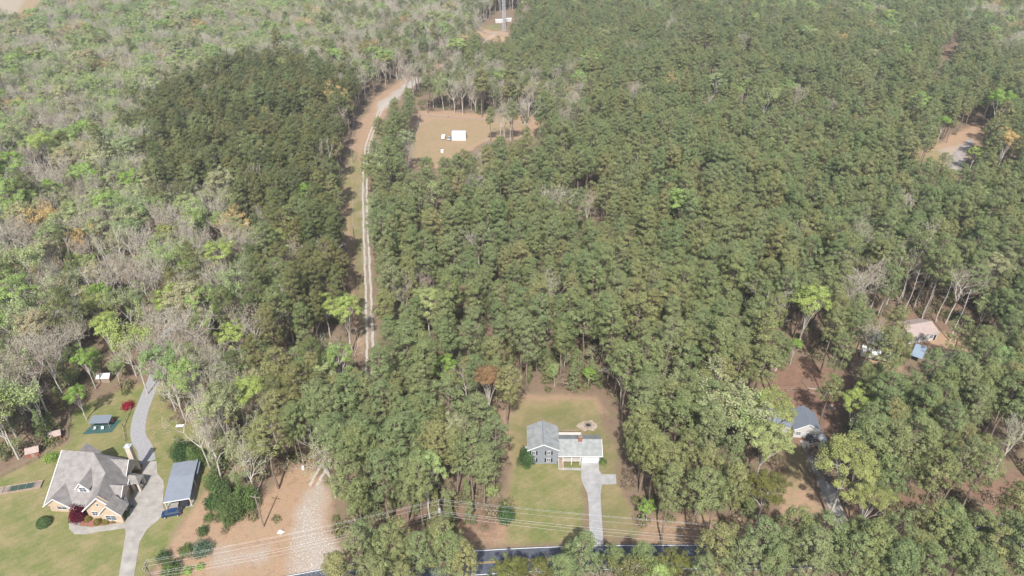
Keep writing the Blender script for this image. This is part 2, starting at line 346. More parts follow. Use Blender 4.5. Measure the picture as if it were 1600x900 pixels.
    bp = n.new('ShaderNodeBump'); bp.inputs['Strength'].default_value = .7; bp.inputs['Distance'].default_value = .3; l.new(n2, bp.inputs['Height']); l.new(bp.outputs[0], b.inputs['Normal'])
    me.materials.append(m)
    o = bpy.data.objects.new('ground', me); link(o); tag(o, kind='structure')
build_ground()

# ------------------------------------------------------------------ road, drives, tracks
edge = [at(*p) for p in [(-300, 1010), (0, 975), (250, 935), (450, 900), (600, 873), (740, 861), (900, 853.5), (1050, 852), (1200, 852), (1320, 848), (1430, 838), (1530, 824), (1620, 808), (1750, 775), (1950, 715), (2300, 600)]]
edge = smoothpath(edge, 8)
ROADW = 6.9
ribbon('road', edge, -ROADW, .25, .05, M_asphalt, .05)
tag(ribbon('edge_line', edge, -.12, .02, .056, M_roadwhite), kind='structure')
tag(ribbon('road_edge_line', edge, -ROADW + .3, -ROADW + .44, .056, M_roadwhite), kind='structure')
tag(ribbon('centre_line', edge, -3.32, -3.18, .056, M_roadyel), kind='structure')
tag(ribbon('road_centre_line', edge, -3.62, -3.48, .056, M_roadyel), kind='structure')
Z1 = lambda L: [at(x / 3, 600 + y / 3) for x, y in L]
Z3 = lambda L: [at(760 + x / 3.46, 600 + y / 3.46) for x, y in L]
sheet('driveway', Z1([(660, 460), (670, 365), (735, 362), (738, 420), (765, 452), (770, 480), (762, 560), (772, 600), (740, 640), (690, 680), (655, 740), (628, 905), (600, 1100), (520, 1100), (556, 905), (575, 790), (590, 700), (582, 655), (610, 590), (605, 530), (640, 500)]), .05, M_conc)
sheet('pathway', Z1([(322, 640), (330, 615), (380, 640), (372, 665), (430, 672), (560, 652), (584, 655), (590, 676), (560, 680), (470, 692), (400, 705), (350, 704), (325, 680)]), .045, M_conc)
sheet('planting_bed', Z1([(330, 628), (420, 640), (595, 600), (608, 625), (560, 650), (430, 668), (365, 662)]), .03, M_soil)
gp = smoothpath([at(*p) for p in [(231, 722), (226, 700), (217, 685), (216, 665), (222, 640), (233, 612), (241, 592), (247, 570), (252, 545), (262, 520), (300, 500)]], 6)
ribbon('gravel_drive', gp, -2.0, 2.0, .035, M_gravelgrey)
sheet('driveway', Z3([(512, 405), (605, 405), (610, 470), (625, 488), (699, 488), (703, 542), (625, 543), (617, 600), (622, 700), (634, 880), (563, 880), (556, 760), (552, 640), (545, 590), (520, 535), (512, 500)]), .05, M_concgrey)
sheet('pathway', Z3([(392, 452), (512, 455), (512, 467), (392, 464)]), .045, M_concgrey)
sheet('driveway', apoly([(1249, 688), (1285, 692), (1290, 715), (1300, 750), (1316, 795), (1336, 850), (1316, 850), (1300, 805), (1280, 760), (1265, 722)]), .045, mat('worn_concrete', (.3, .28, .25), .9, .2, .5))
tp = smoothpath([at(*p) for p in [(490, 760), (510, 720), (545, 660), (570, 610), (578, 560), (577, 500), (575, 440), (572.5, 380), (570.5, 320), (570.5, 270), (573, 235), (578, 215), (588, 190), (598, 168), (625, 147), (662, 120), (700, 96), (735, 80), (760, 62), (775, 52)]], 10)
_w = .22 * np.sin(np.arange(len(tp)) * 1.7) + .12 * np.sin(np.arange(len(tp)) * .63)
tag(ribbon('dirt_track', tp, -1.35 + _w * .6, -.5 + _w * .5, .035, M_gravelpale), kind='structure')
tag(ribbon('dirt_track_rut', tp, .6 + _w * .5, 1.4 + _w * .6, .035, M_gravelpale), kind='structure')
sheet('road_patch', apoly([(1478, 262), (1490, 238), (1515, 215), (1523, 222), (1515, 240), (1500, 268)]), .03, mat('worn_asphalt', (.26, .225, .2), .95, .25, .3))

# ------------------------------------------------------------------ tree geometry
def orient_quads(rng, C, Nrm, su, sv, tri=False):
    n = len(C); a = rng.normal(size=(n, 3)); u = np.cross(Nrm, a); u /= np.linalg.norm(u, axis=1)[:, None] + 1e-9; v = np.cross(Nrm, u)
    su = np.asarray(su).reshape(-1, 1); sv = np.asarray(sv).reshape(-1, 1)
    if tri:
        V = np.stack([C - u * su * .6, C + u * su * .6 + v * sv * .4, C - v * sv + u * su * .1], 1); k = 3
    else:
        V = np.stack([C - u * su, C - v * sv, C + u * su, C + v * sv], 1); k = 4
    return V.reshape(-1, 3), np.arange(n * k).reshape(n, k)
def tubes(segs, sides=4):
    A = np.array([s[0] for s in segs]); B = np.array([s[1] for s in segs]); r0 = np.array([s[2] for s in segs])[:, None]; r1 = np.array([s[3] for s in segs])[:, None]
    d = B - A; d /= np.linalg.norm(d, axis=1)[:, None] + 1e-9
    up = np.where(np.abs(d[:, 2:3]) < .9, np.array([[0, 0, 1.]]), np.array([[1., 0, 0]])); u = np.cross(d, up); u /= np.linalg.norm(u, axis=1)[:, None]; v = np.cross(u, d)
    V = []
    for P, r in ((A, r0), (B, r1)):
        for i in range(sides):
            t = 2 * math.pi * i / sides; V.append(P + (u * math.cos(t) + v * math.sin(t)) * r)
    V = np.stack(V, 1).reshape(-1, 3); n = len(segs); base = np.arange(n)[:, None] * 2 * sides
    F = np.concatenate([base + np.array([[i, (i + 1) % sides, sides + (i + 1) % sides, sides + i]]) for i in range(sides)], 0)
    return V, F
def trunk_mesh(name, segs, m, sides=6):
    V, F = tubes(segs, sides); me = np_mesh(name, V, F, [m])
    me.polygons.foreach_set('use_smooth', [True] * len(me.polygons)); return me
def make_pine(seed, h=24.0, cr=3.3, cl=9.5, young=False):
    rng = np.random.default_rng(seed); segs = []; lean = rng.normal(size=2) * .5
    pos = lambda z: np.array([lean[0] * (z / h) ** 2 + .15 * math.sin(z * .5 + seed), lean[1] * (z / h) ** 2 + .15 * math.cos(z * .4 + seed), z])
    zs = np.linspace(0, h, 11)
    for a, b in zip(zs[:-1], zs[1:]): segs.append((pos(a), pos(b), .26 * (1 - a / h * .85) + .02, .26 * (1 - b / h * .85) + .02))
    C = []; RR = []; nb = 40 if not young else 36; ecc = rng.uniform(.85, 1.15); ph = rng.uniform(0, 6.28)
    for i in range(nb):
        t = (i + .5 + rng.uniform(-.4, .4)) / nb; z = h - .4 - cl * (1 - t)
        prof = ((1 - t) ** .8 * .95 + .06) if young else math.sqrt(max(0.02, 1 - t ** 2.2)) * (.66 + .34 * min(1, t * 2.6))
        az = i * 2.4 + rng.normal() * .3; L = cr * prof * rng.uniform(.72, 1.12) * (1 + .15 * math.cos(2 * (az - ph)) * ecc)
        up = rng.uniform(.1, .4) + .35 * t; d = np.array([math.cos(az), math.sin(az), up]); p0 = pos(z - .3 * L)
        segs.append((p0, p0 + d * L * .9, .07, .02))
        if rng.random() < .07: continue
        big = rng.uniform(.55, .95) * (.8 if young else 1)
        C.append(p0 + d * L); RR.append(big)
        sv = np.array([-d[1], d[0], 0.]); 
        for sgn in (-1, 1):
            if rng.random() < .8: C.append(p0 + d * L * rng.uniform(.6, .85) + sv * sgn * rng.uniform(.6, 1.1) * (.5 + .18 * L) + np.array([0, 0, rng.normal() * .25])); RR.append(big * rng.uniform(.6, .95))
        if L > 1.8: C.append(p0 + d * L * .45 + np.array([0, 0, .25])); RR.append(big * .7)
    C.append(pos(h) - np.array([0, 0, .3])); RR.append(.85 if not young else .5)
    for j in range(6):   # dead stubs
        z = h - cl - rng.uniform(0, 5); az = rng.uniform(0, 6.28); L = rng.uniform(.6, 2.2); p0 = pos(z); segs.append((p0, p0 + np.array([math.cos(az) * L, math.sin(az) * L, .2 * L]), .035, .012))
    C = np.array(C); RR = np.array(RR); cnt = np.maximum(14, (RR ** 2 * 125).astype(int)); Cr = np.repeat(C, cnt, 0); Rr = np.repeat(RR, cnt)[:, None]; n = len(Cr)
    D = rng.normal(size=(n, 3)); D /= np.linalg.norm(D, axis=1)[:, None]; D[:, 2] = np.where(D[:, 2] < -.25, -D[:, 2], D[:, 2])
    rad = rng.uniform(.62, 1.06, n)[:, None]; P = Cr + D * rad * Rr * np.array([[.92, .92, 1.25]])
    G = (P - np.array([[lean[0], lean[1], h - cl * .72]])) / np.array([[cr, cr, cl * .7]]); G /= np.linalg.norm(G, axis=1)[:, None] + 1e-6
    N = D * .8 + G * .75 + rng.normal(size=(n, 3)) * .38 + np.array([[0, 0, .15]]); N /= np.linalg.norm(N, axis=1)[:, None]
    V, F = orient_quads(rng, P, N, rng.uniform(.11, .21, n), rng.uniform(.06, .115, n))
    return trunk_mesh('pine_trunk', segs, M_bark_pine), np_mesh('pine_crown', V, F, [L_pine])
def make_hardwood(seed, h=19.0, spread=4.6, leaves=300, lsize=.16, bark=None, leaf=None, fork=.35, shell=True):
    rng = np.random.default_rng(seed); big = []; tw = []; tips = []
    def grow(p, d, L, r, lvl):
        nseg = 3; q = p
        for s in range(nseg):
            d2 = d + rng.normal(size=3) * (.10 + .06 * lvl) + np.array([0, 0, .06]); d2 /= np.linalg.norm(d2)
            q2 = q + d2 * L / nseg; ra = r * (1 - .2 * s); rb = r * (1 - .2 * (s + 1))
            (big if lvl < 3 else tw).append((q, q2, ra, rb))
            q = q2; d = d2
            if lvl >= 1 and lvl < 4 and rng.random() < .5: child(q, d, L * rng.uniform(.45, .7), r * .5, lvl + 1)
        if lvl < 4:
            for i in range(2 if lvl else int(rng.integers(3, 5))): child(q, d, L * (rng.uniform(.55, .8)), r * .62, lvl + 1)
        else: tips.append(q)
    def child(q, d, L, r, lvl):
        a = rng.normal(size=3); a -= a.dot(d) * d; a /= np.linalg.norm(a) + 1e-9
        ang = rng.uniform(.3, .62) * (1.0 if lvl > 1 else .85) * spread / 4.6; nd = d * math.cos(ang) + a * math.sin(ang); nd[2] = abs(nd[2]) * .9 + .16; nd /= np.linalg.norm(nd)
        grow(q, nd, max(L, .7), max(r, .018), lvl)
    z0 = h * fork; lean = rng.normal(size=2) * .06; d = np.array([lean[0], lean[1], 1.]); d /= np.linalg.norm(d)
    q = np.zeros(3)
    for s in range(4):
        d2 = d + rng.normal(size=3) * .04; d2 /= np.linalg.norm(d2); q2 = q + d2 * z0 / 4; big.append((q, q2, .27 - .02 * s, .25 - .02 * s)); q = q2
    for i in range(int(rng.integers(3, 5))): child(q, d, h * rng.uniform(.25, .34), .17, 1)
    grow(q, d, h * .28, .17, 1)
    tips = np.array(tips); sc = h / max(tips[:, 2].max(), 1)
    # twiglets fan out of every tip
    k = 3; TP = np.repeat(tips, k, 0); TD = rng.normal(size=TP.shape) * .55 + np.array([[0, 0, .75]]); TD += (TP - np.array([[0, 0, h * .45]])) / (h * .5) * .6; TD /= np.linalg.norm(TD, axis=1)[:, None]
    for a, b in zip(TP, TP + TD * rng.uniform(.6, 1.4, len(TP))[:, None]): tw.append((a, b, .022, .008))
    tm = trunk_mesh('hardwood_trunk', [(a * sc, b * sc, r, s) for a, b, r, s in big], bark or M_bark_bare, 5)
    V, F = tubes([(a * sc, b * sc, max(r, .014), max(s, .012)) for a, b, r, s in tw], 3); mi = np.zeros(len(F), int)
    F = np.concatenate([F], 0)
    if leaves:
        base = np.concatenate([TP + TD * .8, tips, TP], 0) * sc; ids = rng.integers(0, len(base), leaves); P = base[ids] + rng.normal(size=(leaves, 3)) * .38
        out = P - np.array([[0, 0, h * .6]]); out /= np.linalg.norm(out, axis=1)[:, None]
        N = out * .7 + rng.normal(size=P.shape) * .7 + np.array([[0, 0, .5]]); N /= np.linalg.norm(N, axis=1)[:, None]
        V2, F2 = orient_quads(rng, P, N, rng.uniform(.7, 1.2, leaves) * lsize, rng.uniform(.6, 1., leaves) * lsize)
        F = np.concatenate([F, F2 + len(V)], 0); V = np.concatenate([V, V2], 0); mi = np.concatenate([mi, np.ones(len(F2), int)])
    return tm, np_mesh('hardwood_crown', V, F, [M_twig, leaf or L_bud], mi)
def make_dome(seed, h=18.0, Rr=4.2, n=7500, low=.15, sz=.17, leaf=None, depth=.62):
    """broad spring tree: forked pale limbs fan out below a domed shell of new leaves"""
    rng = np.random.default_rng(seed); big = []; tw = []; zc = h - Rr * .95; q = np.zeros(3); z0 = h * rng.uniform(.3, .4)
    for s in range(4):
        q2 = q + np.array([rng.normal() * .12, rng.normal() * .12, z0 / 4]); big.append((q, q2, .28 - .02 * s, .26 - .02 * s)); q = q2
    tips = []; nl = 8
    for i in range(nl):
        az = i * 2.4 + rng.normal() * .25; el = rng.uniform(low, 1.35); R1 = Rr * rng.uniform(.8, 1.08)
        tgt = np.array([math.cos(az) * math.cos(el) * R1, math.sin(az) * math.cos(el) * R1, zc + math.sin(el) * R1 * .95]); mid = q * .55 + tgt * .45 + np.array([0, 0, -.2]) - np.array([math.cos(az), math.sin(az), 0]) * .25 * math.cos(el) * R1 * .5
        big.append((q, mid, .15, .1)); big.append((mid, tgt, .1, .05)); tips.append(tgt)
        for j in range(4):
            a = mid + (tgt - mid) * rng.uniform(0, .6); t2 = tgt + rng.normal(size=3) * Rr * .36; v = t2 - np.array([0, 0, zc]); L = np.linalg.norm(v)
            t2 = np.array([0, 0, zc]) + v / L * min(L, Rr * 1.05); m2 = (a + t2) / 2 + rng.normal(size=3) * .2; big.append((a, m2, .06, .045)); tw.append((m2, t2, .045, .025)); tips.append(t2)
            for k in range(4): t3 = t2 + rng.normal(size=3) * .8 + np.array([0, 0, .2]); tw.append((m2 + (t2 - m2) * rng.random(), t3, .025, .01)); tips.append(t3) if k == 0 else None
    tips = np.array(tips); rad = rng.uniform(.7, 1.25, len(tips)); ids = rng.integers(0, len(tips), n); D = rng.normal(size=(n, 3)); D /= np.linalg.norm(D, axis=1)[:, None]; D[:, 2] = np.where(rng.random(n) < .6, np.abs(D[:, 2]), D[:, 2])
    P = tips[ids] + D * (rad[ids] * rng.uniform(.4, 1, n))[:, None] * np.array([[1, 1, .75]])
    G = P - np.array([[0, 0, zc - Rr * .3]]); G /= np.linalg.norm(G, axis=1)[:, None]; N = D * .7 + G * .7 + rng.normal(size=(n, 3)) * .45; N /= np.linalg.norm(N, axis=1)[:, None]
    tm = trunk_mesh('hardwood_trunk', big, M_bark_bare, 5); V, F = tubes(tw, 3); mi = np.zeros(len(F), int)
    V2, F2 = orient_quads(rng, P, N, rng.uniform(.7, 1.2, n) * sz, rng.uniform(.6, 1., n) * sz * .8); F = np.concatenate([F, F2 + len(V)], 0); V = np.concatenate([V, V2], 0); mi = np.concatenate([mi, np.ones(len(F2), int)])
    return tm, np_mesh('hardwood_crown', V, F, [M_twig, leaf or L_green], mi)
def make_bush(seed, r=1.0, hh=1.0, n=500, s=.12, leaf=None, tight=False):
    rng = np.random.default_rng(seed); D = rng.normal(size=(n, 3)); D /= np.linalg.norm(D, axis=1)[:, None]; D[:, 2] = np.abs(D[:, 2])
    lump = 1 + (0 if tight else .28) * np.sin(D[:, 0] * 4 + seed) * np.cos(D[:, 1] * 5 + seed * 2)
    rad = (rng.uniform(.88, 1.03, n) if tight else rng.uniform(.55, 1.08, n)) * lump
    P = D * rad[:, None] * np.array([[r, r, hh]]); P[:, 2] += .05 * hh
    N = D + rng.normal(size=(n, 3)) * (.35 if tight else .6); N /= np.linalg.norm(N, axis=1)[:, None]
    V, F = orient_quads(rng, P, N, rng.uniform(.8, 1.3, n) * s, rng.uniform(.5, .9, n) * s)
    return np_mesh('foliage', V, F, [leaf or L_brush])

PINES = [make_pine(s, *a) for s, a in enumerate([(24, 3.7, 11.5), (26, 4.2, 12), (23, 3.3, 12.5), (25, 4.6, 10), (27, 3.4, 15), (22, 4.1, 9), (24, 2.9, 10.5), (25.5, 4.4, 13), (20, 3.4, 11)], 1)]
YPINE = [make_pine(30 + s, 12, 2.6, 10.0, young=True) for s in range(3)]
BARE = [make_hardwood(50 + s, 20 + s % 3, 3.9 + .3 * s, 800, .11, fork=.34 + .05 * s) for s in range(5)]
GREEN = [make_hardwood(70 + s, 19 + s % 3, 4.2 + .25 * s, 3400 + 500 * s, .2, leaf=L_green, fork=.32 + .04 * s) for s in range(5)]
BRUSH = [make_bush(90 + s, 1.5, 1.5, 260, .17) for s in range(4)]
DOME = [make_dome(110, 18, 4.3, 11000, sz=.135), make_dome(111, 18, 4.0, 9000, low=.35, sz=.135), make_dome(112, 17, 4.6, 12000, low=-.1, sz=.13), make_dome(113, 18, 4.2, 7500, low=.45, sz=.135), make_dome(114, 16, 4.4, 16000, low=-.35, sz=.12)]
GREEN = GREEN[:3] + [make_dome(120 + s, 18 + s, 4.2 + .2 * s, 5500 + 800 * s, low=.1 * s, leaf=L_green) for s in range(4)]
SPECIES = dict(pine=PINES, young=YPINE, bare=BARE, green=GREEN, dome=DOME)
def place_tree(kind, idx, x, y, sc, rz, label, cat, group, leaf=None, bark=None, name=None, sz=None):
    tm, cm = SPECIES[kind][idx]
    nm = name or dict(pine='pine_tree', young='young_pine', bare='bare_tree', green='leafing_tree')[kind]
    e = thing(nm, (x, y, 0), rz, label, cat, group); e.scale = (sc, sc, sz or sc)
    t = bpy.data.objects.new('trunk', tm); link(t, e); c = bpy.data.objects.new('crown', cm); link(c, e)
    if leaf:
        s = c.material_slots[len(c.material_slots) - 1]; s.link = 'OBJECT'; s.material = leaf
    if bark:
        s = t.material_slots[0]; s.link = 'OBJECT'; s.material = bark
    return e
def scatter(name, pts, scl, rot, idx, protos, label, kind='stuff'):
    """stuff: one point cloud object whose nodes put one of the protos on each point"""
    n = len(pts)
    me = bpy.data.meshes.new(name); me.vertices.add(n); me.vertices.foreach_set('co', np.c_[np.asarray(pts), np.zeros(n)].astype(np.float32).ravel())
    for nm, v in (('scl', scl), ('sclw', np.asarray(scl) * (.9 + .28 * np.abs(np.sin(np.asarray(rot) * 37)))), ('rot', rot)):
        a = me.attributes.new(nm, 'FLOAT', 'POINT'); a.data.foreach_set('value', np.asarray(v, np.float32))
    a = me.attributes.new('idx', 'INT', 'POINT'); a.data.foreach_set('value', np.asarray(idx, np.int32))
    o = bpy.data.objects.new(name, me); link(o); tag(o, label=label, kind='stuff')
    g = bpy.data.node_groups.new(name, 'GeometryNodeTree'); g.interface.new_socket('Geometry', in_out='INPUT', socket_type='NodeSocketGeometry'); g.interface.new_socket('Geometry', in_out='OUTPUT', socket_type='NodeSocketGeometry')
    N = g.nodes; L = g.links; gi = N.new('NodeGroupInput'); go = N.new('NodeGroupOutput'); allj = N.new('GeometryNodeJoinGeometry')
    for parts in protos:
        j = N.new('GeometryNodeJoinGeometry')
        for ob in parts:
            oi = N.new('GeometryNodeObjectInfo'); oi.inputs['Object'].default_value = ob; oi.transform_space = 'ORIGINAL'; L.new(oi.outputs['Geometry'], j.inputs[0])
        gt = N.new('GeometryNodeGeometryToInstance'); L.new(j.outputs[0], gt.inputs[0]); L.new(gt.outputs[0], allj.inputs[0])
    ip = N.new('GeometryNodeInstanceOnPoints'); ip.inputs['Pick Instance'].default_value = True
    def attr(nm, t):
        q = N.new('GeometryNodeInputNamedAttribute'); q.data_type = t; q.inputs['Name'].default_value = nm; return q.outputs['Attribute']
    cx = N.new('ShaderNodeCombineXYZ'); L.new(attr('rot', 'FLOAT'), cx.inputs[2])
    L.new(gi.outputs[0], ip.inputs['Points']); L.new(allj.outputs[0], ip.inputs['Instance']); L.new(attr('idx', 'INT'), ip.inputs['Instance Index'])
    L.new(cx.outputs[0], ip.inputs['Rotation']); cs = N.new('ShaderNodeCombineXYZ'); L.new(attr('sclw', 'FLOAT'), cs.inputs[0]); L.new(attr('sclw', 'FLOAT'), cs.inputs[1]); L.new(attr('scl', 'FLOAT'), cs.inputs[2]); L.new(cs.outputs[0], ip.inputs['Scale']); L.new(ip.outputs[0], go.inputs[0])
    md = o.modifiers.new('scatter', 'NODES'); md.node_group = g
    return o

# ------------------------------------------------------------------ air: far things fade
hz = MB(); hz.box(-1500, 1500, -60, 1100, -1, 152); ho = hz.build('haze', bpy.data.materials.new('haze')); tag(ho, label='thin pale haze over the whole landscape', kind='stuff')
hm = ho.data.materials[0]; hm.use_nodes = True; hn = hm.node_tree; hn.nodes.remove(hn.nodes['Principled BSDF'])
pv = hn.nodes.new('ShaderNodeVolumePrincipled'); pv.inputs['Color'].default_value = (.9, .94, 1, 1); pv.inputs['Density'].default_value = .00015; pv.inputs['Anisotropy'].default_value = .2
hn.links.new(pv.outputs[0], hn.nodes['Material Output'].inputs['Volume'])
def recolour(lst, leaf):
    out = []
    for tm, cm in lst:
        c = cm.copy(); c.materials[len(c.materials) - 1] = leaf; out.append((tm, c))
    return out
SPECIES['pined'] = recolour(PINES[:5], L_pined)
ACC = [(BARE[0], L_pinkt), (GREEN[1], L_lime), (GREEN[2], L_tan), (GREEN[3], L_bright), (BARE[2], L_pale), (GREEN[4], L_yellow)]
SPECIES['acc'] = [recolour([p], l)[0] for p, l in ACC]
SPECIES['smallgreen'] = recolour(GREEN[:3], L_green)
# clearings and yards: nothing grows with its crown or its foot in these (survey outlines)
YARD_A = [(-200, 770), (-10, 745), (60, 712), (100, 690), (108, 640), (150, 618), (185, 605), (208, 640), (222, 600), (240, 585), (248, 600), (238, 640), (260, 662), (300, 672), (322, 700), (318, 770), (345, 800), (400, 822), (440, 745), (475, 728), (515, 742), (512, 800), (525, 850), (520, 1100), (-200, 1100)]
YARD_B = [(792, 618), (935, 618), (962, 655), (972, 700), (968, 750), (990, 800), (1010, 855), (770, 855), (790, 815), (805, 760), (795, 700), (805, 670)]
TRACK = [(545, 555), (546, 480), (541, 400), (538, 320), (539, 270), (548, 222), (556, 195), (578, 160), (600, 138), (650, 118), (700, 90), (706, 97), (662, 128), (620, 160), (600, 185), (580, 212), (572, 250), (576, 300), (581, 380), (585, 450), (592, 550)]
CLEAR = [(634, 262), (642, 215), (655, 180), (690, 178), (760, 186), (846, 188), (846, 216), (776, 216), (752, 227), (718, 245), (682, 266)]
TOWER = [(735, 62), (748, 40), (785, 18), (832, 20), (800, 42), (795, 52), (790, 64), (760, 66)]
YARD_C = [(1182, 585), (1235, 568), (1300, 575), (1330, 600), (1325, 640), (1290, 668), (1290, 700), (1250, 705), (1252, 640), (1205, 605)]
YARD_D = [(1424, 510), (1478, 516), (1528, 548), (1515, 572), (1462, 574), (1424, 560)]
TURN = [(1422, 246), (1440, 232), (1480, 228), (1505, 200), (1530, 190), (1535, 228), (1492, 268), (1475, 262)]
FIELD = [(-400, -60), (90, -60), (62, 22), (-100, 32)]
DRIVE_C = [(1222, 705), (1262, 705), (1262, 735), (1335, 830), (1335, 850), (1225, 850), (1220, 760)]
GAP1 = [(1005, 62), (1195, 66), (1195, 75), (1005, 71)]; GAP2 = [(1060, 152), (1335, 168), (1335, 178), (1060, 162)]; GAP3 = [(1440, 130), (1500, 60), (1512, 62), (1455, 135)]; GAP4 = [(905, 318), (930, 318), (930, 345), (905, 345)]; GAP5 = [(1140, 345), (1165, 345), (1160, 385), (1140, 385)]; GAP6 = [(695, 500), (708, 500), (706, 560), (695, 560)]
CLEARS = [GAP1, GAP2, GAP3, GAP4, YARD_A, YARD_B, TRACK, CLEAR, TOWER, YARD_C, YARD_D, TURN, FIELD, DRIVE_C]
BASEKEEP = [apoly([(1230, 640), (1300, 640), (1300, 700), (1230, 700)]), apoly([(1395, 505), (1480, 505), (1480, 575), (1395, 575)]), apoly([(1335, 520), (1400, 520), (1400, 590), (1335, 590)]), apoly([(225, 515), (300, 515), (300, 550), (225, 550)])]
BARELAND = [([(210, 175), (330, 108), (420, 78), (480, 98), (560, 128), (582, 200), (550, 225), (536, 300), (545, 440), (548, 480), (505, 470), (440, 430), (400, 330), (340, 300), (270, 290), (228, 250)], dict(pined=.8, pine=.13, bare=.03, acc=.04), 6.8),
    ([(400, 300), (545, 300), (548, 560), (520, 640), (470, 700), (430, 640), (340, 570), (330, 500), (385, 440)], dict(pined=.42, pine=.34, bare=.13, green=.11), 7.0),
    ([(240, 560), (430, 560), (440, 740), (330, 760), (240, 660)], dict(bare=.5, green=.35, pine=.15), 7.2),
    ([(-300, 540), (110, 540), (110, 720), (-300, 800)], dict(bare=.45, green=.4, young=.15), 7.5),
    ([(480, -200), (770, -200), (745, 60), (700, 110), (590, 130), (540, 110), (480, 90)], dict(bare=.56, pine=.28, green=.12, acc=.04), 7.3),
    ([(665, 100), (760, 90), (900, 125), (940, 170), (820, 192), (650, 180)], dict(bare=.52, pine=.4, green=.08), 7.0),
    ([(-400, -200), (480, -200), (480, 95), (420, 78), (330, 108), (210, 175), (-400, 175)], dict(bare=.42, green=.45, acc=.06, pine=.07), 8.2),
    ([(-400, 150), (230, 150), (400, 330), (385, 440), (330, 500), (340, 570), (240, 600), (-400, 600)], dict(bare=.46, green=.38, pined=.08, acc=.08), 8.0),
    ([(1300, 410), (1420, 400), (1500, 430), (1520, 520), (1420, 500), (1320, 470)], dict(bare=.5, pine=.5), 8.0),
    ([(580, 560), (800, 560), (800, 620), (770, 760), (560, 790), (510, 740), (500, 650)], dict(pine=.9, bare=.04, green=.06), 8.0),
    ([(1130, 600), (1250, 620), (1250, 830), (1130, 830)], dict(pine=.6, green=.4), 6.8),
    ([(780, -300), (2200, -300), (2200, 14), (780, 6)], dict(pine=.4, green=.25, acc=.25, bare=.1), 7.5), ([(1280, 10), (1440, 15), (1420, 60), (1290, 40)], dict(pine=.6, green=.2, acc=.2), 7.5), ([(1520, 10), (2000, 10), (2000, 90), (1530, 70)], dict(pine=.3, green=.15, acc=.2, bare=.35), 7.5), ([(1100, -300), (2200, -300), (2200, 90), (1100, 60)], dict(pine=.9, green=.05, acc=.03, bare=.02), 6.8),
    ([(1530, 640), (1900, 600), (1900, 780), (1530, 760)], dict(pine=.6, bare=.4), 7.0)]
DEFAULT = (dict(pine=.955, bare=.02, green=.015, acc=.01), 7.0)
